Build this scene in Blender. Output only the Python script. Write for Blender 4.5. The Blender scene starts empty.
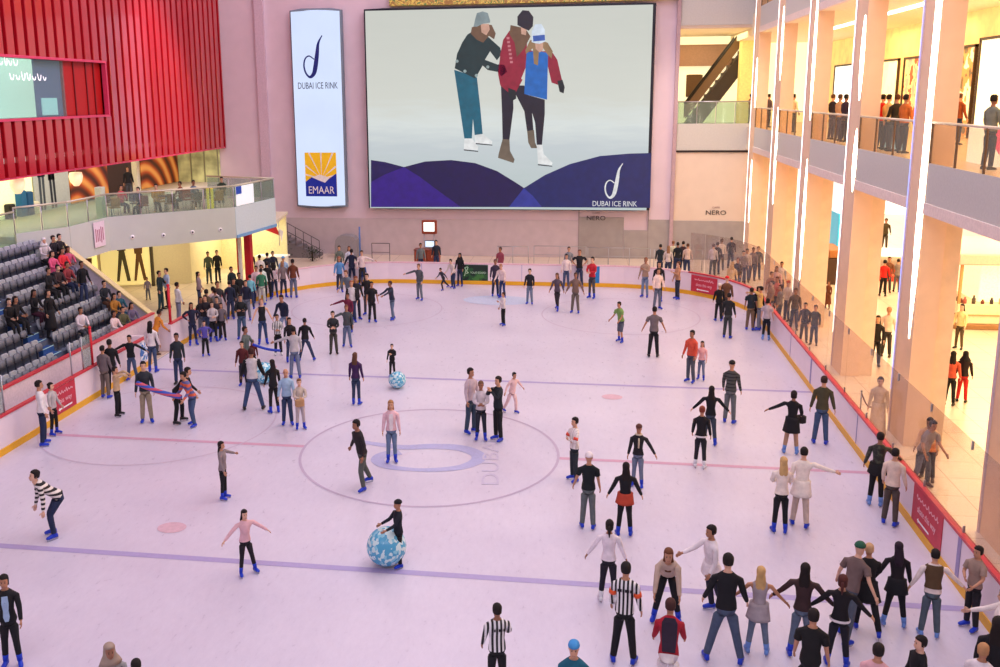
import bpy, bmesh, math, random
from mathutils import Vector, Matrix, Euler
random.seed(7)
COL = bpy.context.scene.collection
PI = math.pi
# ---------------------------------------------------------------- camera (solved from the lines of the rink and the hall)
FPX, CX, CY = math.exp(6.8448), 450.04, 283.56
PITCH, YAW, ROLL, CAMZ = 0.1984, -0.148, 0.009, 9.2836
Fv = Vector((math.sin(YAW)*math.cos(PITCH), math.cos(YAW)*math.cos(PITCH), -math.sin(PITCH)))
R0 = Fv.cross(Vector((0, 0, 1))).normalized()
D0 = Fv.cross(R0)
Rv = R0*math.cos(ROLL) + D0*math.sin(ROLL)
Dv = -R0*math.sin(ROLL) + D0*math.cos(ROLL)
CAM = Vector((0, 0, CAMZ))
def at(x, y, axis='Z', v=0.0):
    d = Fv + Rv*((x-CX)/FPX) + Dv*((y-CY)/FPX)
    i = 'XYZ'.index(axis)
    return CAM + d*((v-CAM[i])/d[i])
def proj(p):
    v = Vector(p) - CAM
    return CX+FPX*v.dot(Rv)/v.dot(Fv), CY+FPX*v.dot(Dv)/v.dot(Fv)
cd = bpy.data.cameras.new('camera')
cam = bpy.data.objects.new('camera', cd)
COL.objects.link(cam)
cam.matrix_world = Matrix(((Rv.x, -Dv.x, -Fv.x, 0), (Rv.y, -Dv.y, -Fv.y, 0), (Rv.z, -Dv.z, -Fv.z, CAMZ), (0, 0, 0, 1)))
cd.sensor_width = 36
cd.lens = FPX/1000*36
cd.shift_x = (500-CX)/1000
cd.shift_y = -(333.5-CY)/1000
cd.clip_end = 400
bpy.context.scene.camera = cam
# ---------------------------------------------------------------- materials
MATS = {}
def s2l(c):
    return tuple(((v/255+.055)/1.055)**2.4 if v/255 > .04045 else v/255/12.92 for v in c)
def mat(c, rough=.7, metal=0., emit=0., noise=.06, scale=14., alpha=1., spec=.4, bump=0., glow=False):
    key = (tuple(c), rough, metal, emit, noise, scale, alpha, spec, bump, glow)
    if key in MATS: return MATS[key]
    m = bpy.data.materials.new('paint'); m.use_nodes = True
    nt = m.node_tree; b = nt.nodes['Principled BSDF']
    L = s2l(c)
    b.inputs['Roughness'].default_value = rough
    b.inputs['Metallic'].default_value = metal
    b.inputs['Specular IOR Level'].default_value = spec
    tc = nt.nodes.new('ShaderNodeTexCoord'); nz = nt.nodes.new('ShaderNodeTexNoise')
    nz.inputs['Scale'].default_value = scale; nz.inputs['Detail'].default_value = 3
    nt.links.new(tc.outputs['Object'], nz.inputs['Vector'])
    cr = nt.nodes.new('ShaderNodeValToRGB')
    cr.color_ramp.elements[0].position = .3; cr.color_ramp.elements[1].position = .7
    cr.color_ramp.elements[0].color = tuple(max(0, v*(1-noise*1.5)) for v in L)+(1,)
    cr.color_ramp.elements[1].color = tuple(min(1, v*(1+noise)) for v in L)+(1,)
    nt.links.new(nz.outputs['Fac'], cr.inputs['Fac'])
    nt.links.new(cr.outputs['Color'], b.inputs['Base Color'])
    if emit:
        nt.links.new(cr.outputs['Color'], b.inputs['Emission Color'])
        b.inputs['Emission Strength'].default_value = emit
        if glow:
            b.inputs['Base Color'].default_value = (.02, .02, .02, 1); nt.links.remove(b.inputs['Base Color'].links[0])
    if bump:
        bp = nt.nodes.new('ShaderNodeBump'); bp.inputs['Strength'].default_value = bump
        nt.links.new(nz.outputs['Fac'], bp.inputs['Height']); nt.links.new(bp.outputs['Normal'], b.inputs['Normal'])
    if alpha < 1: b.inputs['Alpha'].default_value = alpha
    MATS[key] = m
    return m
def stripes(c1, c2, axis='X', period=.05, duty=.5, rough=.8, emit=0., soft=0.):
    key = ('s', tuple(c1), tuple(c2), axis, period, duty, emit)
    if key in MATS: return MATS[key]
    m = bpy.data.materials.new('striped'); m.use_nodes = True
    nt = m.node_tree; b = nt.nodes['Principled BSDF']; b.inputs['Roughness'].default_value = rough
    tc = nt.nodes.new('ShaderNodeTexCoord'); sp = nt.nodes.new('ShaderNodeSeparateXYZ')
    nt.links.new(tc.outputs['Object'], sp.inputs[0])
    dv = nt.nodes.new('ShaderNodeMath'); dv.operation = 'DIVIDE'; dv.inputs[1].default_value = period
    nt.links.new(sp.outputs[axis], dv.inputs[0])
    fr = nt.nodes.new('ShaderNodeMath'); fr.operation = 'FRACT'; nt.links.new(dv.outputs[0], fr.inputs[0])
    gt = nt.nodes.new('ShaderNodeMath'); gt.operation = 'GREATER_THAN'; gt.inputs[1].default_value = duty
    nt.links.new(fr.outputs[0], gt.inputs[0])
    mx = nt.nodes.new('ShaderNodeMix'); mx.data_type = 'RGBA'
    mx.inputs[6].default_value = s2l(c1)+(1,); mx.inputs[7].default_value = s2l(c2)+(1,)
    nt.links.new(gt.outputs[0], mx.inputs[0]); nt.links.new(mx.outputs[2], b.inputs['Base Color'])
    if emit:
        nt.links.new(mx.outputs[2], b.inputs['Emission Color']); b.inputs['Emission Strength'].default_value = emit
    MATS[key] = m
    return m
def blotch(c1, c2, c3, scale=9., rough=.5, emit=0., dist=0., vor=False):
    key = ('b', tuple(c1), tuple(c2), tuple(c3), scale, emit, dist, vor)
    if key in MATS: return MATS[key]
    m = bpy.data.materials.new('patterned'); m.use_nodes = True
    nt = m.node_tree; b = nt.nodes['Principled BSDF']; b.inputs['Roughness'].default_value = rough
    tc = nt.nodes.new('ShaderNodeTexCoord')
    if vor:
        nz = nt.nodes.new('ShaderNodeTexVoronoi'); nz.inputs['Scale'].default_value = scale; out = nz.outputs['Color']
        bw = nt.nodes.new('ShaderNodeRGBToBW'); nt.links.new(out, bw.inputs[0]); out = bw.outputs[0]
    else:
        nz = nt.nodes.new('ShaderNodeTexNoise'); nz.inputs['Scale'].default_value = scale
        nz.inputs['Distortion'].default_value = dist; out = nz.outputs['Fac']
    nt.links.new(tc.outputs['Object'], nz.inputs['Vector'])
    cr = nt.nodes.new('ShaderNodeValToRGB'); e = cr.color_ramp.elements
    cr.color_ramp.interpolation = 'CONSTANT'
    e[0].position = 0; e[0].color = s2l(c1)+(1,)
    e[1].position = .47; e[1].color = s2l(c2)+(1,)
    n = e.new(.58); n.color = s2l(c3)+(1,)
    nt.links.new(out, cr.inputs['Fac']); nt.links.new(cr.outputs['Color'], b.inputs['Base Color'])
    if emit:
        nt.links.new(cr.outputs['Color'], b.inputs['Emission Color']); b.inputs['Emission Strength'].default_value = emit
    MATS[key] = m
    return m
def glass_mat(c=(225, 240, 235), a=.16, rough=.05):
    key = ('g', c, a)
    if key in MATS: return MATS[key]
    m = bpy.data.materials.new('clear_glass'); m.use_nodes = True
    nt = m.node_tree; nt.nodes.remove(nt.nodes['Principled BSDF'])
    out = nt.nodes['Material Output']
    tr = nt.nodes.new('ShaderNodeBsdfTransparent'); tr.inputs[0].default_value = s2l(c)+(1,)
    gl = nt.nodes.new('ShaderNodeBsdfGlossy'); gl.inputs['Roughness'].default_value = rough
    df = nt.nodes.new('ShaderNodeBsdfDiffuse'); df.inputs[0].default_value = s2l(c)+(1,)
    m1 = nt.nodes.new('ShaderNodeMixShader'); m1.inputs[0].default_value = a
    nt.links.new(tr.outputs[0], m1.inputs[1]); nt.links.new(df.outputs[0], m1.inputs[2])
    m2 = nt.nodes.new('ShaderNodeMixShader'); m2.inputs[0].default_value = .05
    nt.links.new(m1.outputs[0], m2.inputs[1]); nt.links.new(gl.outputs[0], m2.inputs[2])
    nt.links.new(m2.outputs[0], out.inputs[0])
    MATS[key] = m
    return m
# ---------------------------------------------------------------- mesh builder
class MB:
    def __init__(s):
        s.v = []; s.f = []; s.m = []; s.mats = []; s.sm = []
    def mi(s, m):
        if m not in s.mats: s.mats.append(m)
        return s.mats.index(m)
    def face(s, idx, m, smooth=False):
        s.f.append(tuple(idx)); s.m.append(s.mi(m)); s.sm.append(smooth)
    def poly(s, pts, m, smooth=False):
        b = len(s.v); s.v += [tuple(p) for p in pts]; s.face(range(b, b+len(pts)), m, smooth)
    def box(s, a, b_, m):
        x0, y0, z0 = a; x1, y1, z1 = b_
        s.hexa([(x0, y0, z0), (x1, y0, z0), (x1, y1, z0), (x0, y1, z0)], [(x0, y0, z1), (x1, y0, z1), (x1, y1, z1), (x0, y1, z1)], m)
    def hexa(s, lo, hi, m):
        n = len(lo); b = len(s.v); s.v += [tuple(p) for p in lo]+[tuple(p) for p in hi]
        s.face([b+i for i in reversed(range(n))], m); s.face([b+n+i for i in range(n)], m)
        for i in range(n):
            j = (i+1) % n; s.face([b+i, b+j, b+n+j, b+n+i], m)
    def prism(s, poly, d, m):
        d = Vector(d); s.hexa(poly, [Vector(p)+d for p in poly], m)
    def bevbox(s, a, b_, m, r=.02):
        x0, y0, z0 = a; x1, y1, z1 = b_
        q = [(x0+r, y0), (x1-r, y0), (x1, y0+r), (x1, y1-r), (x1-r, y1), (x0+r, y1), (x0, y1-r), (x0, y0+r)]
        cx, cy = (x0+x1)/2, (y0+y1)/2
        def ins(k): return [(cx+(px-cx)*k, cy+(py-cy)*k) for px, py in q]
        kk = 1-r/max(.05, min(x1-x0, y1-y0)/2)*.9
        rings = [[(px, py, z0) for px, py in ins(kk)], [(px, py, z0+r) for px, py in q], [(px, py, z1-r) for px, py in q], [(px, py, z1) for px, py in ins(kk)]]
        s.loft(rings, m, smooth=False)
    def loft(s, rings, m, closed=True, cap=(True, True), smooth=True):
        b = len(s.v); n = len(rings[0])
        for r in rings: s.v += [tuple(p) for p in r]
        for i in range(len(rings)-1):
            for k in range(n if closed else n-1):
                k2 = (k+1) % n
                s.face([b+i*n+k, b+i*n+k2, b+(i+1)*n+k2, b+(i+1)*n+k], m, smooth)
        if cap[0]: s.face([b+k for k in reversed(range(n))], m, smooth)
        if cap[1]: s.face([b+(len(rings)-1)*n+k for k in range(n)], m, smooth)
    def tube(s, pts, rad, m, n=8, cap=(True, True)):
        pts = [Vector(p) for p in pts]; rs = rad if isinstance(rad, (list, tuple)) else [rad]*len(pts)
        rings = []; prev = None
        for i, p in enumerate(pts):
            t = (pts[min(i+1, len(pts)-1)]-pts[max(i-1, 0)]).normalized()
            a = Vector((0, 0, 1)) if abs(t.z) < .9 else Vector((1, 0, 0))
            if prev is not None: a = prev
            u = (a - t*a.dot(t)).normalized(); w = t.cross(u); prev = u
            rings.append([p+u*rs[i]*math.cos(2*PI*k/n)+w*rs[i]*math.sin(2*PI*k/n) for k in range(n)])
        s.loft(rings, m, cap=cap)
    def ball(s, c, r, m, nu=14, nv=9):
        c = Vector(c); r = (r, r, r) if not isinstance(r, (tuple, list)) else r
        rings = []
        for j in range(1, nv):
            th = PI*j/nv
            rings.append([c+Vector((r[0]*math.sin(th)*math.cos(2*PI*k/nu), r[1]*math.sin(th)*math.sin(2*PI*k/nu), -r[2]*math.cos(th))) for k in range(nu)])
        b = len(s.v); s.loft(rings, m, cap=(False, False))
        s.v += [tuple(c-Vector((0, 0, r[2]))), tuple(c+Vector((0, 0, r[2])))]
        e = len(s.v); L = b+(nv-2)*nu
        for k in range(nu):
            s.face([e-2, b+(k+1) % nu, b+k], m, True); s.face([e-1, L+k, L+(k+1) % nu], m, True)
    def build(s, name, parent=None, label=None, cat=None, group=None, kind=None, loc=None, rotz=0):
        me = bpy.data.meshes.new(name); me.from_pydata(s.v, [], s.f)
        for m in s.mats: me.materials.append(m)
        me.polygons.foreach_set('material_index', s.m); me.polygons.foreach_set('use_smooth', s.sm)
        me.update()
        o = bpy.data.objects.new(name, me); COL.objects.link(o)
        if parent: o.parent = parent
        if loc is not None: o.location = loc
        if rotz: o.rotation_euler.z = rotz
        tag(o, label, cat, group, kind)
        return o
def tag(o, label=None, cat=None, group=None, kind=None):
    if label: o['label'] = label
    if cat: o['category'] = cat
    if group: o['group'] = group
    if kind: o['kind'] = kind
def empty(name, loc, label, cat, group=None, rotz=0, kind=None):
    o = bpy.data.objects.new(name, None); COL.objects.link(o)
    o.location = loc; o.rotation_euler.z = rotz; o.empty_display_size = .2
    tag(o, label, cat, group, kind)
    return o
def copy_tree(o, parent=None, kids=None):
    c = o.copy(); COL.objects.link(c); c.parent = parent
    for ch in [x for x in ALLKIDS(o)]: copy_tree(ch, c)
    return c
def ALLKIDS(o):
    return [x for x in COL.objects if x.parent is o]
def text_mesh(txt, size, m, depth=.01, spacing=1.0):
    cu = bpy.data.curves.new('lettering', 'FONT'); cu.body = txt; cu.size = size; cu.extrude = depth
    cu.align_x = 'CENTER'; cu.align_y = 'CENTER'; cu.space_character = spacing; cu.resolution_u = 3
    o = bpy.data.objects.new('lettering', cu); COL.objects.link(o)
    bpy.context.view_layer.update()
    me = bpy.data.meshes.new_from_object(o.evaluated_get(bpy.context.evaluated_depsgraph_get()))
    COL.objects.unlink(o); bpy.data.objects.remove(o)
    me.materials.clear(); me.materials.append(m)
    return me
def lettering(name, txt, size, m, mw, parent, depth=.01, spacing=1., width=None):
    """mw: matrix mapping text plane (x right, y up, z out) to the world"""
    me = text_mesh(txt, size, m, depth, spacing)
    if width:
        xs = [v.co.x for v in me.vertices]; k = width/(max(xs)-min(xs))
        for v in me.vertices: v.co.x *= k
    o = bpy.data.objects.new(name, me); COL.objects.link(o)
    o.matrix_world = mw
    if parent:
        o.parent = parent; o.matrix_parent_inverse = Matrix.Identity(4)
        o.matrix_basis = Matrix.Translation(-parent.location) @ mw if not parent.rotation_euler.z else parent.matrix_basis.inverted() @ mw
    return o
def frame(o, right, up):
    r = Vector(right).normalized(); u = Vector(up).normalized(); n = r.cross(u)
    return Matrix(((r.x, u.x, n.x, o[0]), (r.y, u.y, n.y, o[1]), (r.z, u.z, n.z, o[2]), (0, 0, 0, 1)))
def brush(mb, pts, widths, pl, m):
    """tapered brush stroke in a plane: pts 2-D, pl(x,y)->3-D"""
    L = []; Rr = []
    for i, p in enumerate(pts):
        a = pts[max(i-1, 0)]; b = pts[min(i+1, len(pts)-1)]
        tx, ty = b[0]-a[0], b[1]-a[1]; n = math.hypot(tx, ty) or 1
        L.append((p[0]-ty/n*widths[i], p[1]+tx/n*widths[i])); Rr.append((p[0]+ty/n*widths[i], p[1]-tx/n*widths[i]))
    for i in range(len(pts)-1):
        mb.poly([pl(*L[i]), pl(*L[i+1]), pl(*Rr[i+1]), pl(*Rr[i])], m)
def smooth_pts(c, n=6, closed=False):
    out = []; N = len(c)
    for i in range(N if closed else N-1):
        g = lambda k: c[k % N] if closed else c[min(max(k, 0), N-1)]
        p0, p1, p2, p3 = g(i-1), g(i), g(i+1), g(i+2)
        for t in range(n):
            t /= n
            out.append(tuple(.5*((2*p1[d])+(-p0[d]+p2[d])*t+(2*p0[d]-5*p1[d]+4*p2[d]-p3[d])*t*t+(-p0[d]+3*p1[d]-3*p2[d]+p3[d])*t**3) for d in range(len(p1))))
    if not closed: out.append(tuple(c[-1]))
    return out
# ================================================================ SETTING
XL, XR, YN, YF, RC = -15.2, 7.05, -4.0, 45.45, 6.1
def rink_outline(off=0., n=10):
    pts = [(XL-off, YN)]
    for k in range(n+1):
        a = PI-PI/2*k/n; pts.append((XL+RC+(RC+off)*math.cos(a), YF-RC+(RC+off)*math.sin(a)))
    for k in range(n+1):
        a = PI/2-PI/2*k/n; pts.append((XR-RC+(RC+off)*math.cos(a), YF-RC+(RC+off)*math.sin(a)))
    pts.append((XR+off, YN))
    return pts
# ice
def ice_material():
    m = bpy.data.materials.new('ice'); m.use_nodes = True
    nt = m.node_tree; b = nt.nodes['Principled BSDF']
    tc = nt.nodes.new('ShaderNodeTexCoord')
    n1 = nt.nodes.new('ShaderNodeTexNoise'); n1.inputs['Scale'].default_value = .35; n1.inputs['Detail'].default_value = 5
    mp = nt.nodes.new('ShaderNodeMapping'); mp.inputs['Scale'].default_value = (5, 2, 1); mp.inputs['Rotation'].default_value = (0, 0, .5)
    n2 = nt.nodes.new('ShaderNodeTexNoise'); n2.inputs['Scale'].default_value = 1.5; n2.inputs['Detail'].default_value = 8; n2.inputs['Roughness'].default_value = .75
    nt.links.new(tc.outputs['Object'], n1.inputs['Vector']); nt.links.new(tc.outputs['Object'], mp.inputs[0]); nt.links.new(mp.outputs[0], n2.inputs['Vector'])
    cr = nt.nodes.new('ShaderNodeValToRGB')
    cr.color_ramp.elements[0].position = .25; cr.color_ramp.elements[0].color = s2l((196, 188, 208))+(1,)
    cr.color_ramp.elements[1].position = .75; cr.color_ramp.elements[1].color = s2l((222, 216, 232))+(1,)
    ad = nt.nodes.new('ShaderNodeMix'); ad.data_type = 'FLOAT'; ad.inputs[0].default_value = .45
    nt.links.new(n1.outputs['Fac'], ad.inputs[2]); nt.links.new(n2.outputs['Fac'], ad.inputs[3])
    nt.links.new(ad.outputs[0], cr.inputs['Fac']); nt.links.new(cr.outputs['Color'], b.inputs['Base Color'])
    rr = nt.nodes.new('ShaderNodeMapRange'); rr.inputs['To Min'].default_value = .2; rr.inputs['To Max'].default_value = .4
    nt.links.new(n2.outputs['Fac'], rr.inputs[0]); nt.links.new(rr.outputs[0], b.inputs['Roughness'])
    bp = nt.nodes.new('ShaderNodeBump'); bp.inputs['Strength'].default_value = .012
    nt.links.new(n2.outputs['Fac'], bp.inputs['Height']); nt.links.new(bp.outputs['Normal'], b.inputs['Normal'])
    b.inputs['Specular IOR Level'].default_value = .35
    return m
ICE = ice_material()
mb = MB()
out = rink_outline()
top = [(x, y, .03) for x, y in out]; bot = [(x, y, -.1) for x, y in out]
mb.hexa(list(reversed(bot)), list(reversed(top)), ICE)
LB = mat((172, 160, 205), .45, noise=.03); LR = mat((205, 160, 185), .45, noise=.03); LC = mat((186, 170, 196), .45, noise=.03)
LD = mat((178, 178, 218), .45, noise=.05); LP = mat((214, 178, 192), .5)
ZI = .034
def strip(y, w, m): mb.poly([(XL, y-w, ZI), (XR, y-w, ZI), (XR, y+w, ZI), (XL, y+w, ZI)], m)
strip(16.76, .095, LB); strip(29.57, .085, LB); 
for xa, xb in ((XL, -7.42), (-.66, XR)): mb.poly([(xa, 23.1-.085, ZI), (xb, 23.1-.085, ZI), (xb, 23.1+.085, ZI), (xa, 23.1+.085, ZI)], LR)
def ring(cx, cy, r, w, m, z=ZI+.002, n=72, ry=None, a0=0, a1=2*PI):
    ry = ry or r
    for k in range(n):
        a, b = a0+(a1-a0)*k/n, a0+(a1-a0)*(k+1)/n
        mb.poly([(cx+(r-w)*math.cos(a), cy+(ry-w)*math.sin(a), z), (cx+(r+w)*math.cos(a), cy+(ry+w)*math.sin(a), z),
                 (cx+(r+w)*math.cos(b), cy+(ry+w)*math.sin(b), z), (cx+(r-w)*math.cos(b), cy+(ry-w)*math.sin(b), z)], m)
ring(-4.04, 23.14, 3.39, .035, LC)
for cx, cy in ((-12.2, 24.5), (-9.6, 39.5), (1.4, 39.5)): ring(cx, cy, 3.3, .025, mat((200, 186, 206), .45, noise=.03))
def disc(c, rx, ry, m, z=ZI+.003):
    mb.poly([(c[0]+rx*math.cos(2*PI*k/24), c[1]+ry*math.sin(2*PI*k/24), z) for k in range(24)], m)
for q in ((172, 529), (612, 398), (268, 368)): disc(at(*q), .32, .26, LP)
c = at(498, 301); disc(c, 1.6, 1.0, mat((196, 206, 232), .45))
# the loop mark and the faint letters painted in the ice
pts = [at(*q) for q in ((362, 443), (385, 446.5), (405, 448.5), (430, 447.6), (455, 448.5), (472, 452.5), (479, 458), (474, 464), (458, 469), (430, 471.3), (402, 470), (384, 466.5), (377.5, 461), (384, 456), (400, 453.2))]
sp = smooth_pts([(p.x, p.y) for p in pts], 5)
brush(mb, sp, [.1+.1*abs(math.sin(PI*i/len(sp)*1.5)) for i in range(len(sp))], lambda x, y: (x, y, ZI+.003), LD)
ice = mb.build('floor_ice', kind='structure')
c0 = at(495, 477); c1 = at(493, 440)
mw = frame((-2.35, 22.7, ZI+.004), (-.10, 1, 0), (-1, -.1, 0))
t = lettering('ice_lettering', 'DUBAI', .62, mat((200, 192, 216), .5), mw, None, .001, width=3.0); t.parent = ice
# mall floor around the rink
def tile_mat(c, g, sx, rough):
    m = bpy.data.materials.new('tiled'); m.use_nodes = True
    nt = m.node_tree; b = nt.nodes['Principled BSDF']; b.inputs['Roughness'].default_value = rough
    tc = nt.nodes.new('ShaderNodeTexCoord'); br = nt.nodes.new('ShaderNodeTexBrick')
    br.offset = 0; br.inputs['Scale'].default_value = 1; br.inputs['Brick Width'].default_value = sx; br.inputs['Row Height'].default_value = sx
    br.inputs['Mortar Size'].default_value = .012
    br.inputs['Color1'].default_value = s2l(c)+(1,); br.inputs['Color2'].default_value = s2l(tuple(min(255, v+5) for v in c))+(1,); br.inputs['Mortar'].default_value = s2l(g)+(1,)
    nt.links.new(tc.outputs['Object'], br.inputs['Vector']); nt.links.new(br.outputs['Color'], b.inputs['Base Color'])
    return m
FL = tile_mat((224, 204, 184), (172, 150, 134), 1.1, .3)
mb = MB()
o2 = rink_outline(.1)
# floor with a rink-shaped hole: strips from outline to outer rectangle
X0, X1, Y1 = -34., 32., 86.
for i in range(len(o2)-1):
    a, b = o2[i], o2[i+1]
    def outer(p):
        if p[1] < YF-RC+.01: return (X0 if p[0] < -4 else X1, p[1])
        cx = XL+RC if p[0] < -4 else XR-RC
        dx, dy = p[0]-cx, p[1]-(YF-RC)
        if i_mid(p): return (p[0], Y1)
        k = math.atan2(dy, abs(dx))/(PI/2)
        return ((X0 if p[0] < -4 else X1) if k < .5 else cx+((X0 if p[0] < -4 else X1)-cx)*(1-k)*2, (YF-RC)+(Y1-YF+RC)*min(1, k*2))
    def i_mid(p): return XL+RC <= p[0] <= XR-RC
    A, B = outer(a), outer(b)
    mb.poly([(a[0], a[1], 0), (b[0], b[1], 0), (B[0], B[1], 0), (A[0], A[1], 0)][::-1], FL)
mb.build('floor', kind='structure')
# ---- back wall with its recessed upper opening at the right
WALLP = mat((228, 206, 218), .75, noise=.025, scale=1.2)
WALLW = mat((226, 206, 190), .7, noise=.02, scale=1.5)
GREYP = mat((168, 160, 158), .55, noise=.05, scale=2.)
mb = MB()
mb.box((-34, 54, 0), (4.62, 54.6, 30), WALLP)
mb.box((4.62, 54, 0), (9.2, 54.6, 6.05), WALLW)
mb.box((9.2, 54, 12.7), (4.62, 54.6, 13.1), WALLW)
mb.build('wall_back', kind='structure')
mb = MB()   # grey stone plinth panels
for x0, x1, z1 in ((-7.9+7.9-0.55, 2.0, 2.35), (2.0, 3.35, 1.62), (3.35, 4.62, 2.25), (4.7, 9.1, 2.2)):
    mb.box((x0+.01, 53.93, 0), (x1-.01, 54, z1), GREYP)
mb.box((-34, 53.95, 0), (-.55, 54, 2.15), mat((206, 190, 196), .6, noise=.04, scale=2))
for x in (-.55, 3.35): mb.box((x-.02, 53.92, 0), (x+.02, 54, 2.8), mat((150, 140, 140)))
mb.build('trim_1', kind='structure')
mb = MB()
mb.box((4.52, 53.75, 0), (4.72, 54, 20), mat((188, 160, 168), .7)); mb.box((-19.3, 53.8, 2.4), (-18.75, 54, 30), mat((214, 188, 204), .7))
mb.build('trim_2', kind='structure')
mb = MB()
mb.box((-11.3, 53.6, 14.2), (4.6, 54.0, 15.6), blotch((150, 110, 60), (210, 180, 90), (90, 110, 60), 3., emit=.3, dist=2.))
mb.build('trim_3', kind='structure')
# ---- other walls of the hall (out of frame, closing the room) and the ceiling
mb = MB(); mb.box((-34.4, -8, 0), (-34, 54, 30), WALLP); mb.build('wall_far_left', kind='structure')
mb = MB()
mb.box((-34, -8, 30), (32, 90, 30.4), mat((235, 225, 228), .8)); mb.build('ceiling', kind='structure')
# ================================================================ RINK BOARDS
BW = mat((240, 224, 234), .35, noise=.02, scale=2); BY = mat((238, 178, 40), .45, noise=.03); BR_ = mat((205, 60, 75), .4); GAPM = mat((150, 140, 190), .4)
def shell(mb, pin, pout, z0, z1, m):
    for i in range(len(pin)-1):
        a, b, c_, d = pin[i], pin[i+1], pout[i+1], pout[i]
        mb.hexa([(a[0], a[1], z0), (b[0], b[1], z0), (c_[0], c_[1], z0), (d[0], d[1], z0)], [(a[0], a[1], z1), (b[0], b[1], z1), (c_[0], c_[1], z1), (d[0], d[1], z1)], m)
root = empty('rink_boards', (0, YF, 0), 'low white dasher boards with yellow kick strip running round the ice', 'rink boards')
def rp(b, n, **k):
    o = b.build(n, root, **k); o.location = (0, -YF, 0); return o
# split the outline so the gate gap on the left can be left open
full = rink_outline(0, 12); fo = rink_outline(.1, 12)
def ins(path, y, x):   # extra points on the left straight
    return [path[0]] + [(x, v) for v in y] + path[1:]
ys = [30.15, 31.85]
fi, foo = ins(full, ys, XL), ins(fo, ys, XL-.1)
for nm, z0, z1, m, wi in (('kick_strip', 0.03, .22, BY, .02), ('board_panel', .03, 1.05, BW, 0), ('cap_rail', 1.05, 1.11, None, .03)):
    for a, b in ((0, 2), (2, len(fi))):
        pi_ = fi[a:b] if wi == 0 else [(x+(wi if x < -4 else -wi)*(abs(x+4.07) > 10.9), y-(wi if y > YF-.1 else 0)) for x, y in fi[a:b]]
        if wi:
            f2 = ins(rink_outline(-wi, 12), ys, XL+wi); pi_ = f2[a:b]
        mb = MB()
        if nm == 'cap_rail':
            for i in range(len(pi_)-1):
                x = pi_[i][0]; y = pi_[i][1]
                m = mat((226, 82, 60), .4) if x > 6.9 and y < 30 else (BR_ if x > 4 or x < -14.5 else mat((236, 196, 206), .4))
                shell(mb, pi_[i:i+2], foo[a:b][i:i+2], z0, z1, m)
        elif nm == 'kick_strip':
            shell(mb, pi_, fi[a:b], z0, z1, m)
        else:
            shell(mb, pi_, foo[a:b], z0, z1, m)
        rp(mb, nm)
# dark seams of the panels
for y in (12.4, 17.6, 24.6, 29.9, 33.0):
    for x, s in ((XR-.006, 1),):
        mb = MB()
        mb.box((x-.004, y-.08 if y in (17.6, 29.9) else y-.02, .22), (x+.002, y+.08 if y in (17.6, 29.9) else y+.02, 1.05), GAPM); rp(mb, 'panel_seam')
for y in (20.5, 27.7, 35.9):
    mb = MB(); mb.box((XL+.0, y-.012, .22), (XL+.006, y+.012, 1.05), GAPM); rp(mb, 'panel_seam')
for x in (-8.2, -6.4, -3.2, -.6, 1.0, 1.05+.9):
    if XL+RC < x < XR-RC: mb = MB(); mb.box((x-.01, YF-.008, .22), (x+.01, YF, 1.05), GAPM); rp(mb, 'panel_seam')
# adverts on the boards
SIGN = mat((198, 52, 72), .5, noise=.08, scale=3); WH = mat((250, 246, 248), .5); PK = mat((240, 190, 200), .5)
def script_lines(mb, pl, w, h, m, rows=2, seed=1, top=.9, lh=.3, arabic=True):
    rnd = random.Random(seed)
    for r in range(rows):
        y = h*(top-.16-lh*r)
        x = w*.14
        while x < w*.84:
            l = rnd.uniform(.05, .11)*w; a = rnd.uniform(.25, 1)*h*lh*.4
            p = smooth_pts([(x, y), (x+l*.25, y+a), (x+l*.5, y), (x+l*.8, y-a*.35), (x+l, y+a*.15)], 3)
            brush(mb, p, [h*.017]*len(p), pl, m); x += l*1.12
def arrow(mb, pl, x0, x1, y, t, m):   # pointing to x0
    s = 1 if x1 > x0 else -1; hl = t*2.2
    mb.poly([pl(x0, y), pl(x0+s*hl, y+t*1.5), pl(x0+s*hl, y+t*.6), pl(x1, y+t*.6), pl(x1, y-t*.6), pl(x0+s*hl, y-t*.6), pl(x0+s*hl, y-t*1.5)], m)
def board_sign(name, p0, p1, z0, z1, side, label, m=SIGN, content=True, words='this way'):
    p0, p1 = Vector(p0), Vector(p1); w = (p1-p0).length; h = z1-z0; u = (p1-p0).normalized(); n = Vector((u.y, -u.x, 0))
    o = empty(name, (p0.x, p0.y, z0), label, 'sign')
    inv = -Vector((p0.x, p0.y, z0))
    b = MB(); q = [p0+Vector((0, 0, z0)), p1+Vector((0, 0, z0)), p1+Vector((0, 0, z1)), p0+Vector((0, 0, z1))]
    b.prism([v+n*.004+inv for v in q], n*.014, m); b.build('sign_panel', o)
    pl = lambda x, y: p0+u*x+Vector((0, 0, z0+y))+n*.022+inv
    if content:
        b = MB(); script_lines(b, pl, w, h, PK, 1, seed=int(w*100)); arrow(b, pl, w*side[0], w*side[1], h*.16, h*.05, WH); b.build('sign_print', o)
        mw = frame(p0+u*w*.5+Vector((0, 0, z0+h*.45))+n*.022, u, (0, 0, 1))
        lettering('sign_lettering', words, h*.26, PK, mw, o, .002, width=w*.62)
    return o
board_sign('board_sign', (XL, 23.95, 0), (XL, 25.15, 0), .23, 1.03, (.18, .8), 'red wall sign with white arrow on the left boards behind the couple', words='this way')
board_sign('board_sign', (XR, 20.15, 0), (XR, 18.45, 0), .23, 1.03, (.2, .62), 'red sign with white arrow on the orange topped boards at right', words='skate this way')
a = at(692, 294, 'Y', 43.9); 
ang = lambda t: Vector((XR-RC+(RC-.0)*math.cos(t), YF-RC+RC*math.sin(t), 0))
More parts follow.
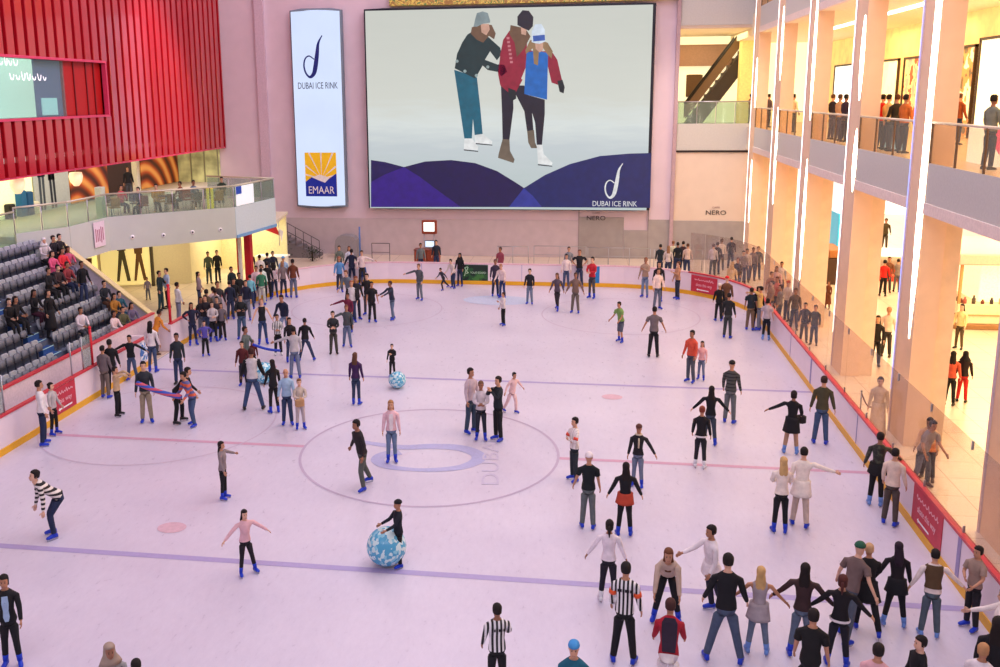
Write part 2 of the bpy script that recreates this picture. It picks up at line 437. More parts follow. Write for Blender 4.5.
board_sign('board_sign', ang(.885)+Vector((-.02, -.02, 0)), ang(.64)+Vector((-.02, -.02, 0)), .23, 1.0, (.22, .7), 'red sign with white arrow on the curved boards in the far right corner', words='skate this way')
g = board_sign('advert_panel', (-6.17, YF, 0), (-4.87, YF, 0), .2, 1.02, (0, 0), 'dark green advert panel on the far boards', blotch((14, 40, 28), (30, 84, 40), (60, 120, 50), 2.2, .4), False)
mb = MB(); pl = lambda x, y: Vector((x, -.022, y))
brush(mb, smooth_pts([(.12, .25), (.2, .55), (.14, .66), (.3, .7), (.24, .5), (.32, .42), (.2, .38)], 4), [.018]*25, pl, mat((190, 225, 190)))
mb.build('emblem', g)
lettering('advert_lettering', 'YOUR BOARD', .15, mat((190, 225, 190)), frame((-5.36, YF-.022, .62), (1, 0, 0), (0, 0, 1)), g, .002, width=.78)
g = board_sign('advert_panel', (.1, YF, 0), (.58, YF, 0), .2, 1.05, (0, 0), 'small bright blue advert panel on the far boards by the red topped skater', mat((44, 130, 200), .4), False)
mb = MB(); brush(mb, [(.2, .2), (.24, .45), (.34, .62)], [.03, .02, .01], pl, WH); mb.build('emblem', g)
# gate opening at the left boards: a short return wall with a blue and white notice
mb = MB(); mb.bevbox((-15.95, 30.0, 0), (-15.3, 30.14, 1.08), BW, .02); mb.build('gate_wing', None, 'white return panel on the near side of the open gate in the left boards', 'gate')
mb = MB(); mb.bevbox((-15.95, 31.86, 0), (-15.3, 32.0, 1.08), BW, .02); mb.build('gate_wing', None, 'white return panel on the far side of the open gate in the left boards', 'gate')
board_sign('gate_notice', (XL, 29.35, 0), (XL, 29.85, 0), .3, .98, (0, 0), 'blue and white notice on the left boards next to the open gate', blotch((60, 120, 200), (235, 240, 250), (90, 150, 210), 5.), False)
GL = glass_mat((236, 232, 230), .05)
GLL = glass_mat((222, 232, 230), .12)
METAL = mat((176, 176, 184), .35, .8, noise=.03)
# protective glass standing on the boards
root = empty('rink_glass', (XR+.07, 20, 0), 'tall clear glass screen standing on the right hand boards', 'glass screen')
def rg(b, n): o = b.build(n, root); o.location = (-(XR+.07), -20, 0); return o
path = [(XR+.06, 9.0)] + [(XR+.06, 11.2+2.15*k) for k in range(13)] + [(p[0], p[1]) for p in reversed(rink_outline(.06, 12)[14:-1])][:8]
for i in range(len(path)-1):
    a, b = Vector((*path[i], 0)), Vector((*path[i+1], 0))
    mb = MB(); u = (b-a).normalized(); n = Vector((u.y, -u.x, 0))*.012; g1 = u*.015
    mb.prism([a+g1+Vector((0, 0, 1.12)), b-g1+Vector((0, 0, 1.12)), b-g1+Vector((0, 0, 2.93)), a+g1+Vector((0, 0, 2.93))], n, GL)
    rg(mb, 'glass_pane')
for i, p in enumerate(path[1:14]):
    mb = MB(); mb.box((p[0]-.02, p[1]-.015, 2.76), (p[0]+.02, p[1]+.015, 2.93), METAL); mb.box((p[0]-.02, p[1]-.015, 1.1), (p[0]+.02, p[1]+.015, 1.25), METAL); rg(mb, 'glass_clamp')
root = empty('rink_glass', (XL-.05, 25, 0), 'clear glass screen with metal posts on the left boards in front of the seats', 'glass screen')
def rg2(b, n): o = b.build(n, root); o.location = (-(XL-.05), -25, 0); return o
for y0, y1 in ((17.6, 19.7), (19.7, 21.8), (25.8, 26.35)):
    mb = MB(); mb.box((XL-.06, y0+.03, 1.12), (XL-.045, y1-.03, 2.1), GLL); rg2(mb, 'glass_pane')
for y in (21.8, 25.15, 25.8):
    mb = MB(); mb.tube([(XL-.05, y, 1.1), (XL-.05, y, 2.15)], .022, METAL); rg2(mb, 'post')
mb = MB(); mb.tube([(XL-.05, 26.35, 1.08), (XL-.05, 26.35, 2.3)], .04, mat((214, 30, 50), .4), 10); mb.ball((XL-.05, 26.35, 2.3), .05, mat((214, 30, 50), .4))
mb.build('safety_post', None, 'red padded post on the left boards beside the seat stand', 'post')
mb = MB(); mb.tube([(XL-.05, 31.95, 1.05), (XL-.05, 31.95, 2.5)], .05, mat((214, 30, 50), .4), 10); mb.ball((XL-.05, 31.95, 2.5), .06, mat((214, 30, 50), .4))
mb.build('safety_post', None, 'tall red padded post at the open gate in the left boards', 'post')
# parapet in front of the seats with red top rail
mb = MB()
mb.box((-16.5, 12, 0), (-16.38, 33, 1.16), mat((228, 212, 222), .5))
mb.box((-16.52, 12, 1.16), (-16.36, 33, 1.22), BR_)
mb.build('stand_parapet', None, 'white low wall with red top in front of the seat stand', 'low wall')
# ================================================================ SEAT STAND
CONC = mat((96, 104, 124), .8, noise=.08); BLUE = mat((44, 84, 150), .6)
NR = 8
def row_x(k): return -16.93-.5*k
def row_z(k): return .62+.41*k     # floor of the tier; top of backs is .62 above
root = empty('seat_stand', (-18, 24, 0), 'stepped grey seating stand rising away from the left boards', 'stand')
mb = MB()
for k in range(NR):
    x0 = row_x(k)-.27; x1 = row_x(k)+.23
    mb.box((x0+18, 12-24, 0), (x1+18, 32.98-24, row_z(k)), CONC)
mb.build('tier', root)
for yy in (27.55, 21.2):      # stair aisles, blue treads
    mb = MB()
    for k in range(NR):
        for j in (0, 1):
            x1 = row_x(k)+.23-.25*j
            mb.box((x1-.25+18, yy-.32-24, row_z(k)), (x1+18, yy+.32-24, row_z(k)+.03+.2*j), BLUE)
            mb.box((x1-.03+18, yy-.32-24, row_z(k)+.03+.2*j), (x1+18, yy+.32-24, row_z(k)+.045+.2*j), mat((180, 220, 220)))
    mb.build('aisle_stair', root)
mb = MB(); mb.box((-21.3+18, 12-24, 0), (-20.7+18, 33-24, row_z(7)+.35), mat((86, 100, 122), .7)); mb.build('rear_wall', root)
# sloping end wall
mb = MB()
A = [(-16.36, 33, 0), (-21.6, 33, 0), (-21.6, 33, 4.12), (-20.45, 33, 4.12), (-16.36, 33, .92)]
mb.prism(A, (0, .22, 0), mat((216, 202, 212), .6)); 
mb.prism([(-20.47, 32.95, 4.13), (-16.3, 32.95, .88), (-16.3, 32.95, .95), (-20.47, 32.95, 4.2)], (0, .32, 0), mat((226, 208, 150), .5))
mb.build('stand_end_wall', None, 'sloping white side wall closing the far end of the seat stand', 'wall')
# seats
def make_seat():
    r = empty('stadium_seat', (0, 0, 0), 'x', 'seat')
    SG = mat((172, 176, 184), .5, noise=.05); SD = mat((116, 118, 128), .6, noise=.05)
    b = MB()   # back shell, curved
    rows = []
    for z, x, w in ((.3, -.02, .15), (.42, -.06, .162), (.54, -.085, .16), (.60, -.09, .145), (.625, -.095, .11)):
        rows.append([(x-.02*math.cos(t*1.2)+.02, w*t, z) for t in [-1, -.66, -.33, 0, .33, .66, 1]]+[(x-.05, w*t, z) for t in [1, .66, .33, 0, -.33, -.66, -1]])
    b.loft(rows, SG, smooth=True); b.build('backrest', r)
    b = MB()   # tipped-up pan
    b.loft([[(.03+.03*abs(t)+.0, .15*t, .27) for t in (-1, -.5, 0, .5, 1)]+[(.075, .15*t, .27) for t in (1, .5, 0, -.5, -1)],
            [(.03, .155*t, .42) for t in (-1, -.5, 0, .5, 1)]+[(.085, .155*t, .42) for t in (1, .5, 0, -.5, -1)],
            [(.0, .13*t, .52) for t in (-1, -.5, 0, .5, 1)]+[(.04, .13*t, .52) for t in (1, .5, 0, -.5, -1)]], SD, smooth=True); b.build('seat_pan', r)
    b = MB(); b.box((-.05, -.02, 0), (.0, .02, .36), mat((70, 74, 90))); b.box((-.07, -.1, 0), (.03, .1, .02), mat((70, 74, 90))); b.build('bracket', r)
    return r
ROWN = ['front row', 'second row', 'third row', 'fourth row', 'fifth row', 'sixth row', 'seventh row', 'top row']
SEATS = []
proto = make_seat(); pk = list(ALLKIDS(proto)); first = True
occupied = []   # filled by the seated spectators below (row, y)
def blocks(k):
    return ([(21.6, 27.15), (27.95, 32.6)])
SPECT_SPOTS = []
# the occupied places are computed from the people list, see OCC
for k in range(NR):
    for a, b_ in blocks(k):
        n = int((b_-a)/.372); st = (b_-a)/n
        for j in range(n):
            y = a+st*(j+.5)
            px, py = proj((row_x(k), y, row_z(k)+.6))
            if px < -6: continue
            if first: s_ = proto; first = False
            else:
                s_ = proto.copy(); COL.objects.link(s_)
                for ch in pk:
                    c2 = ch.copy(); COL.objects.link(c2); c2.parent = s_
            s_.location = (row_x(k)-.02, y, row_z(k))
            side = 'beyond the blue aisle' if a > 27 else 'before the blue aisle'
            s_['label'] = 'grey tip-up seat in the %s of the stand, %s' % (ROWN[k], side)
            s_['group'] = 'grey seats in the %s %s' % (ROWN[k], side)
            s_['category'] = 'seat'
# ================================================================ LEFT: RED FACADE, CAFE LEVEL, GROUND SHOPS
def ribs():
    mb = MB()
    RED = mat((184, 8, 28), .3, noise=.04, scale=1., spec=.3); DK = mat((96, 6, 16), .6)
    rb = RED.node_tree.nodes['Principled BSDF']; rb.inputs['Coat Weight'].default_value = 1; rb.inputs['Coat IOR'].default_value = 1.6; rb.inputs['Coat Roughness'].default_value = .12
    X = -21.5
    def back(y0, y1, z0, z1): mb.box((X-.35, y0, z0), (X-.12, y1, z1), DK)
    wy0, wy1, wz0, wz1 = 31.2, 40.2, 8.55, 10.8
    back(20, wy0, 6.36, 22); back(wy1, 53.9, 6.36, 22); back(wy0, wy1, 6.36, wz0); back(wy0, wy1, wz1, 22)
    y = 20.0
    while y < 53.8:
        def rib(z0, z1):
            w = .155
            mb.loft([[(X-.12, y, z), (X-.12, y+.46, z), (X+.02, y+.46, z), (X+.04, y+.44, z), (X+.04, y+.02, z), (X+.02, y, z)] for z in (z0, z1)], RED, smooth=False)
        if wy0-.2 < y < wy1-.1: rib(6.36, wz0-.08); rib(wz1+.08, 22)
        else: rib(6.36, 22)
        y += .69
    PINKR = mat((214, 60, 96), .4)
    mb.box((X-.3, wy0, wz0-.1), (X+.08, wy1+.12, wz0), PINKR); mb.box((X-.3, wy0, wz1), (X+.08, wy1+.12, wz1+.1), PINKR); mb.box((X-.3, wy1, wz0), (X+.08, wy1+.12, wz1), PINKR)
    mb.box((X-.35, 20, 6.3), (X+.04, 53.9, 6.37), PINKR)
    mb.box((X-.4, 53.82, 6.3), (X+.04, 53.95, 22), RED)
    return mb.build('wall_left', kind='structure')
ribs()
# room behind the window of the red facade
mb = MB()
LT = mat((222, 238, 228), .7, emit=.8); LTD = mat((150, 196, 190), .6, emit=.3)
mb.box((-24.2, 31, 8.3), (-24, 40.3, 11), LT)
mb.box((-24, 31, 8.3), (-21.9, 40.3, 8.5), mat((190, 210, 205), .5)); mb.box((-24, 31, 10.9), (-21.9, 40.3, 11.1), LT)
mb.build('wall_left_room', kind='structure')
mb = MB(); mb.box((-21.8, 37.1, 8.55), (-21.7, 40.2, 10.8), mat((176, 10, 14), .5))
for y in (37.9, 38.9, 39.55): mb.box((-21.7, y, 8.55), (-21.66, y+.06, 10.8), mat((110, 4, 10), .5))
mb.build('shutter', None, 'deep red panel filling the right end of the window in the red facade', 'panel')
mb = MB(); mb.box((-21.85, 35.2, 8.55), (-21.8, 37.1, 10.8), mat((118, 118, 160), .5, emit=.12)); mb.build('blind', None, 'grey violet blind behind the window in the red facade', 'blind')
mb = MB(); mb.box((-21.78, 35.5, 8.62), (-21.74, 36.6, 9.3), mat((190, 226, 228), .5, emit=.5)); mb.build('monitor', None, 'pale lit notice leaning at the bottom of the facade window', 'screen')
root = empty('window_1', (-21.6, 36, 9.6), None, None, kind='structure')
mb = MB(); mb.box((-.06, -4.8, -1.05), (-.04, 1.1, 1.2), glass_mat((226, 240, 236), .05)); mb.build('glass_pane', root)
mb = MB(); pl = lambda x, y: Vector((0, x, y)); rnd = random.Random(3)
for row, (y0, xs, xe) in enumerate(((.95, -3.9, -2.0), (.42, -2.7, -.4))):
    x = xs
    while x < xe:
        l = rnd.uniform(.2, .34); h = rnd.uniform(.12, .3)
        brush(mb, smooth_pts([(x, y0+h), (x+l*.2, y0), (x+l*.6, y0), (x+l*.8, y0+h*.8)], 3), [.028]*12, pl, mat((255, 255, 255), .5, emit=.6)); x += l*1.25
mb.build('window_lettering', root)
# cafe level: slab, soffit, parapet and glass railing following the facets
PLAN = [(-20.9, 20.0), (-20.9, 31.6), (-19.95, 33.6), (-19.9, 36.5), (-15.85, 40.4), (-15.3, 44.3), (-19.2, 45.4), (-21.6, 45.9)]
GREY = mat((198, 204, 194), .5, noise=.02, scale=1.5)
mb = MB()
poly = [(x, y, 3.02) for x, y in PLAN[1:]]+[(-26, 45.9, 3.02), (-26, 31.6, 3.02)]
mb.prism(poly[::-1], (0, 0, 1.25), mat((214, 206, 190), .6)); mb.build('floor_cafe', kind='structure')
mb = MB(); mb.box((-26, 45.9, 3.02), (-21.6, 54, 4.27), mat((214, 206, 190), .6)); mb.box((-26, 20, 3.6), (-20.95, 31.6, 4.0), mat((206, 206, 190), .6)); mb.build('floor_cafe_rear', kind='structure')
root = empty('balcony', (-18, 38, 3), 'grey cafe balcony with glass railing above the left corner of the rink', 'balcony')
def bp_(b, n, **k):
    o = b.build(n, root, **k); o.location = (18, -38, -3); return o
def seg(i): return Vector((*PLAN[i], 0)), Vector((*PLAN[i+1], 0))
for i in range(1, 5):
    a, b = seg(i); u = (b-a).normalized(); n = Vector((-u.y, u.x, 0))*.12
    m = mat((206, 222, 226), .3, noise=.03) if i == 4 else GREY
    mb = MB(); o_ = n*.4; mb.prism([a+Vector((0, 0, 2.98))-o_, b+Vector((0, 0, 2.98))-o_, b+Vector((0, 0, 4.4))-o_, a+Vector((0, 0, 4.4))-o_], n, m)
    if i == 4: mb.prism([a+Vector((0, 0, 2.98))-n*.8, b+Vector((0, 0, 2.98))-n*.8, b+Vector((0, 0, 3.12))-n*.8, a+Vector((0, 0, 3.12))-n*.8], n*.3, mat((120, 170, 216), .3))
    bp_(mb, 'parapet_panel')
GB = glass_mat((214, 230, 218), .13)
for i in range(0, 6):
    a, b = seg(i); L = (b-a).length; n = max(1, round(L/1.45)); u = (b-a).normalized()
    z0, z1 = (4.0, 5.2) if i == 0 else (4.4, 5.35)
    for k in range(n):
        p, q = a+u*(L*k/n+.04), a+u*(L*(k+1)/n-.04); nn = Vector((-u.y, u.x, 0))*.012
        if p.y < 25: continue
        mb = MB(); mb.prism([p+Vector((0, 0, z0)), q+Vector((0, 0, z0)), q+Vector((0, 0, z1-.06)), p+Vector((0, 0, z1-.06))], nn, GB if i < 5 else GLL); bp_(mb, 'glass_pane')
        mb = MB(); mb.tube([p-u*.04+Vector((0, 0, z0)), p-u*.04+Vector((0, 0, z1))], .022, METAL, 6); bp_(mb, 'post')
    mb = MB(); mb.tube([a+Vector((0, 0, z1)), b+Vector((0, 0, z1))], .04, mat((206, 200, 176), .35, .3), 8); bp_(mb, 'handrail')
for q in ((132, 237), (163, 235), (192, 232), (220, 229.5)):
    a, b = seg(3); u = (b-a).normalized(); n = Vector((u.y, -u.x, 0))
    # intersect the camera-side parapet plane once, then keep the world position
    d = at(*q, 'Z', 0)-CAM; t = (a-CAM).dot(n)/d.dot(n); p = CAM+d*t
    mb = MB(); mb.tube([p+n*.03, p+n*.09], [.1, .085], WH, 14); mb.tube([p+n*.09, p+n*.11], [.04, .035], mat((20, 20, 24)), 10); bp_(mb, 'round_spotlight')
p = at(99, 238, 'X', -19.9)
mb = MB()
mb.box((-19.83, 35.2, 3.3), (-19.81, 36.05, 4.32), mat((232, 214, 222), .6)); mb.build('poster', None, 'white poster with pink print on the grey balcony front', 'poster')
mb = MB(); rnd = random.Random(5)
for k in range(5): mb.box((-19.809, 35.3+.14*k, 3.45+rnd.random()*.1), (-19.802, 35.36+.14*k, 4.2-rnd.random()*.2), mat((180, 110, 130)))
o = mb.build('poster_print'); o.parent = [x for x in COL.objects if x.name == 'poster'][0]
# advert on the glass of the balcony nose
a, b = seg(4); u = (b-a).normalized(); n = Vector((u.y, -u.x, 0))
mb = MB(); p0 = a+u*.1+n*.05; p1 = a+u*1.75+n*.05
mb.prism([p0+Vector((0, 0, 4.42)), p1+Vector((0, 0, 4.42)), p1+Vector((0, 0, 5.3)), p0+Vector((0, 0, 5.3))], n*.02, mat((236, 244, 248), .4, emit=.35))
mb.prism([p0+Vector((0, 0, 4.95))+n*.02, p0+u*.5+Vector((0, 0, 4.95))+n*.02, p0+u*.5+Vector((0, 0, 5.3))+n*.02, p0+Vector((0, 0, 5.3))+n*.02], n*.01, mat((40, 80, 190), .4))
mb.build('notice_board', None, 'white and blue panel on the glass at the balcony corner', 'sign')
# rear wall of the cafe level
mb = MB(); mb.box((-24.8, 20, 4.2), (-24.6, 54, 8), mat((214, 212, 180), .7)); mb.box((-24.6, 20, 6.9), (-21.6, 54, 7.1), mat((226, 216, 190), .7)); mb.build('wall_cafe', kind='structure')
def panel(name, y0, y1, z0, z1, m, label, x=-24.58, cat='panel', **k):
    b = MB(); b.box((x, y0, z0), (x+.04, y1, z1), m); return b.build(name, None, label, cat, **k)
def Yx(px, py=190): return at(px, py, 'X', -24.56).y
def swirl_mat():
    m = bpy.data.materials.new('swirl_print'); m.use_nodes = True
    nt = m.node_tree; b = nt.nodes['Principled BSDF']; tc = nt.nodes.new('ShaderNodeTexCoord')
    mp = nt.nodes.new('ShaderNodeMapping'); mp.inputs['Rotation'].default_value = (.5, 0, 0); mp.inputs['Location'].default_value = (0, -1., 1.)
    wv = nt.nodes.new('ShaderNodeTexWave'); wv.wave_type = 'RINGS'; wv.rings_direction = 'X'; wv.inputs['Scale'].default_value = .32; wv.inputs['Distortion'].default_value = 1.8
    cr = nt.nodes.new('ShaderNodeValToRGB'); e = cr.color_ramp.elements; e[0].color = s2l((70, 22, 14))+(1,); e[1].color = s2l((240, 170, 90))+(1,); n = e.new(.5); n.color = s2l((190, 78, 30))+(1,)
    nt.links.new(tc.outputs['Object'], mp.inputs[0]); nt.links.new(mp.outputs[0], wv.inputs[0]); nt.links.new(wv.outputs[0], cr.inputs[0])
    nt.links.new(cr.outputs[0], b.inputs['Base Color']); nt.links.new(cr.outputs[0], b.inputs['Emission Color']); b.inputs['Emission Strength'].default_value = .15
    return m
SW = swirl_mat()
o = panel('wall_mural', 0, Yx(108, 185)-Yx(71, 200), 0, 2.6, SW, 'brown and orange swirl mural on the cafe wall, left piece', 0, 'mural'); o.location = (-24.58, Yx(71, 200), 4.3)
o = panel('wall_mural', 0, 53.9-Yx(141, 178), 0, 2.6, SW, 'orange and brown swirl mural on the cafe wall behind the white column', 0, 'mural'); o.location = (-24.58, Yx(141, 178), 4.3)
panel('dark_panel', Yx(108, 185), Yx(132, 180), 4.3, 6.9, mat((72, 52, 52), .6), 'dark brown wall panel between the two swirl murals')
o = panel('wall_poster', Yx(35, 200), Yx(70, 200), 4.2, 6.9, mat((186, 196, 202), .6, emit=.12), 'large grey poster showing two pairs of walking legs', cat='poster')
mb = MB(); y0 = Yx(35, 200); DKB = mat((62, 78, 100), .6); DB2 = mat((30, 44, 66), .6)
for dx, m in ((.35, DKB), (.62, DKB), (1.15, DB2), (1.42, DB2)):
    mb.poly([(-24.53, y0+dx, 6.7), (-24.53, y0+dx+.22, 6.7), (-24.53, y0+dx+.16+.1*(dx > 1), 4.3), (-24.53, y0+dx+.0+.1*(dx > 1), 4.3)], m)
mb.poly([(-24.53, y0+.3, 5.8), (-24.53, y0+.9, 5.8), (-24.53, y0+.85, 6.85), (-24.53, y0+.35, 6.85)], DKB); mb.poly([(-24.53, y0+1.12, 5.6), (-24.53, y0+1.68, 5.6), (-24.53, y0+1.6, 6.4), (-24.53, y0+1.2, 6.4)], DB2)
q = mb.build('poster_print'); q.parent = o
panel('shop_front', 30, Yx(33, 200), 4.0, 6.9, mat((255, 248, 196), .6, emit=.8), 'bright yellow lit shop interior at the far left behind the glass rail', cat='shop front')
mb = MB()
for i, (px, h, c_) in enumerate(((4, .9, (30, 30, 30)), (16, 1.4, (30, 110, 170)), (23, 1.3, (20, 90, 150)), (29, .8, (240, 240, 230)))):
    y = Yx(px, 195); mb.bevbox((-24.5, y-.22, 4.0), (-24.2, y+.22, 4.0+h), mat(c_, .6), .04)
mb.build('display_rack', None, 'shelves with blue goods inside the bright yellow shop at far left', 'display')
for (px, py), lab in (((17.5, 186), 'cream lamp hanging under the red facade at the far left'), ((76, 179), 'cream lamp hanging under the red facade by the swirl mural')):
    p = at(px, py, 'X', -21.9)
    mb = MB(); mb.loft([[(r*math.cos(2*PI*k/10)*.8, r*math.sin(2*PI*k/10), z) for k in range(10)] for r, z in ((.3, .28), (.34, .1), (.28, -.12), (.12, -.3))], mat((250, 232, 190), .5, emit=.5)); mb.tube([(0, 0, .28), (0, 0, .75)], .015, METAL, 6)
    mb.build('pendant_lamp', None, lab, 'lamp', loc=p)
for px, lab in ((102, 'pale green square column at the balcony rail'),):
    p = Vector((-20.35, 36.9, 0)); mb = MB(); mb.bevbox((-.16, -.16, 4.27), (.16, .16, 5.62), mat((206, 216, 190), .5), .02); mb.build('column', None, lab, 'column', loc=p)
p = at(137, 190, 'X', -22.6); mb = MB(); mb.bevbox((-.14, -.14, 4.27), (.14, .14, 6.9), mat((226, 222, 196), .5), .02); mb.build('column', None, 'slim white column rising behind the balcony between the murals', 'column', loc=(p.x, p.y, 0))
root = empty('shop_front', (-24.6, 53.9, 4.27), 'greenish shop window at the end of the cafe level under the red facade', 'shop front')
mb = MB(); mb.box((0, 0, 0), (2.7, .06, 2.7), mat((196, 196, 140), .5, emit=.25, noise=.35, scale=1.1)); mb.build('display_window', root)
for k in range(4): mb = MB(); mb.box((.85*k, -.05, 0), (.85*k+.07, 0, 2.7), mat((150, 150, 120), .5)); mb.build('mullion', root)
# cafe tables, chairs and plants on the balcony
def cafe_table(x, y, lab):
    r = empty('cafe_table', (x, y, 4.27), lab, 'table', 'cafe tables on the balcony')
    b = MB(); b.tube([(0, 0, .72), (0, 0, .75)], .32, mat((92, 60, 40), .4), 16); b.build('table_top', r)
    b = MB(); b.tube([(0, 0, .02), (0, 0, .72)], .03, METAL, 8); b.tube([(0, 0, 0), (0, 0, .03)], .2, METAL, 12); b.build('pedestal', r)
def cafe_chair(x, y, rz, col, lab):
    r = empty('cafe_chair', (x, y, 4.27), lab, 'chair', 'cafe chairs on the balcony', rotz=rz)
    m = mat(col, .6)
    b = MB(); b.bevbox((-.21, -.21, .42), (.21, .21, .47), m, .02); b.build('seat', r)
    b = MB(); b.bevbox((-.2, .17, .5), (.2, .21, .88), m, .015); b.build('backrest', r)
    for sx in (-1, 1):
        for sy in (-1, 1):
            b = MB(); b.tube([(sx*.18, sy*.18, .43), (sx*.2, sy*.2, 0)], .016, METAL, 6); b.build('leg', r)
cols = [(180, 130, 40), (150, 70, 40), (120, 90, 60), (90, 96, 110)]
a, b = seg(3); u = (b-a).normalized(); n = Vector((-u.y, u.x, 0))
for k, t in enumerate((.5, 1.7, 2.9, 4.1, 5.1)):
    p = a+u*t+n*1.1
    cafe_table(p.x, p.y, 'small round cafe table %s behind the balcony glass' % ('at the left end', 'second from the left end', 'in the middle', 'second from the right end', 'at the right end')[k])
    for s in (-1, 1):
        q = p+n*.52*s; cafe_chair(q.x, q.y, math.atan2(u.y, u.x)+(0 if s > 0 else PI), cols[(k+(s > 0)*2) % 4], 'cafe chair %s the cafe table %s' % ('behind' if s > 0 else 'in front of', ('at the left end', 'second from the left end', 'in the middle', 'second from the right end', 'at the right end')[k]))
for k, (px, c_) in enumerate(((207, 0), (212, 0))):
    p = a+u*(4.55+.2*k)+n*.35; mb = MB(); mb.bevbox((-.05, -.05, 4.27), (.05, .05, 5.3), mat((250, 220, 60), .4, emit=.5), .01)
    mb.build('lantern', None, 'slim glowing yellow lantern behind the balcony glass, %s of the pair' % ('left', 'right')[k], 'lamp', loc=(p.x, p.y, 0))
# ground floor shops under the balcony
YEL = mat((232, 220, 176), .7, noise=.03)
mb = MB()
def wseg(a, b, z0, z1, m, t=.12):
    a, b = Vector((*a, 0)), Vector((*b, 0)); u = (b-a).normalized(); n = Vector((-u.y, u.x, 0))*t
    mb.prism([a+Vector((0, 0, z0)), b+Vector((0, 0, z0)), b+Vector((0, 0, z1)), a+Vector((0, 0, z1))], n, m)
wseg((-28, 41.0), (-23.9, 42.75), 0, 3.02, YEL); wseg((-23.9, 42.75), (-21.6, 43.6), 0, 3.02, YEL); wseg((-21.6, 43.6), (-19.9, 44.45), 0, 3.02, YEL)
wseg((-19.9, 44.45), (-19.9, 48.6), 0, 3.02, YEL); wseg((-19.9, 48.6), (-16.2, 48.6), 0, 3.02, mat((236, 228, 180), .7)); 
mb.build('wall_shops', kind='structure')
mb = MB(); mb.prism([(-19.95, 44.5, 3.02), (-15.4, 44.5, 3.02), (-16.1, 48.7, 3.02), (-19.95, 48.7, 3.02)], (0, 0, .15), mat((226, 216, 190), .7)); mb.build('ceiling_shops', kind='structure')
def wpoly(a, b, off):   # plane helper on the storefront
    a, b = Vector((*a, 0)), Vector((*b, 0)); u = (b-a).normalized(); n = Vector((u.y, -u.x, 0)); return lambda x, y, d=0: a+u*x+n*(off+d)+Vector((0, 0, y))
pl = wpoly((-23.9, 42.75), (-21.6, 43.6), .02)
root = empty('lightbox_poster', (-22.7, 43.1, 0), 'large yellow lit shop poster with walking figures behind the seat stand', 'poster')
def lp(b, n):
    o = b.build(n, root); o.location = (22.7, -43.1, 0); return o
mb = MB(); mb.poly([pl(.05, .1), pl(2.4, .1), pl(2.4, 2.8), pl(.05, 2.8)], mat((252, 230, 150), .5, emit=.5)); lp(mb, 'lit_panel')
DKF = mat((84, 66, 34), .7); mb = MB()
def fig(x, s, m):
    mb.poly([pl(x-.28*s, .3, .01), pl(x-.16*s, .3, .01), pl(x+.02*s, 1.3*s, .01), pl(x+.18*s, .3, .01), pl(x+.34*s, .3, .01), pl(x+.14*s, 1.75*s, .01), pl(x-.1*s, 1.75*s, .01)], m)
    mb.poly([pl(x-.18*s, 1.7*s, .012), pl(x+.2*s, 1.7*s, .012), pl(x+.24*s, 2.2*s, .012), pl(x-.22*s, 2.2*s, .012)], m)
    mb.poly([pl(x+.1*s*math.cos(t), 2.38*s+.14*s*math.sin(t), .012) for t in [2*PI*k/10 for k in range(10)]], m)
fig(1.05, 1.08, mat((96, 92, 60), .7)); fig(1.85, .98, mat((120, 84, 44), .7)); lp(mb, 'poster_figures')
pl = wpoly((-28, 41.0), (-23.9, 42.75), .02)
mb = MB(); mb.poly([pl(3.2, .1), pl(4.35, .1), pl(4.35, 2.8), pl(3.2, 2.8)], mat((255, 236, 140), .5, emit=.9)); fig(3.95, .7, mat((110, 70, 40), .7))
mb.build('lightbox_poster', None, 'narrow glowing yellow poster with a seated figure, left of the larger one', 'poster')
mb = MB(); mb.box((-21.62, 43.5, 0), (-21.5, 43.66, 3.0), mat((88, 78, 60), .6)); mb.build('door_post', None, 'dark upright between lit poster and cream shutter wall', 'post')
mb = MB(); mb.tube([(0, 0, 0), (0, 0, 3.05)], .09, mat((226, 222, 220), .4), 14); p = at(236, 290, 'X', -16.6); mb.build('column', None, 'thin white round column by the red panel under the balcony nose', 'column', loc=(-16.55, 42.6, 0))
mb = MB(); mb.bevbox((-16.4, 42.75, 0), (-16.08, 43.1, 3.02), mat((190, 24, 40), .5), .02); mb.build('column', None, 'wide dark red column under the balcony nose', 'column')
mb = MB(); mb.bevbox((-16.76, 42.7, 0), (-16.68, 42.9, 3.02), mat((200, 24, 40), .5), .01); mb.build('column', None, 'narrow red strip column left of the white round column', 'column')
root = empty('reception_desk', (-16.6, 47.3, 0), 'white curved reception desk in the lit room under the balcony', 'desk')
mb = MB(); mb.loft([[(-.75, -.3, z), (-.2, -.42, z), (.45, -.36, z), (.8, -.15, z), (.8, .3, z), (-.75, .3, z)] for z in (0, .95)], mat((240, 238, 226), .5), smooth=False); mb.build('counter', root)
mb = MB(); mb.loft([[(-.82, -.38, z), (-.2, -.5, z), (.5, -.44, z), (.88, -.2, z), (.88, .34, z), (-.82, .34, z)] for z in (.95, 1.02)], mat((250, 250, 244), .3), smooth=False); mb.build('counter_top', root)
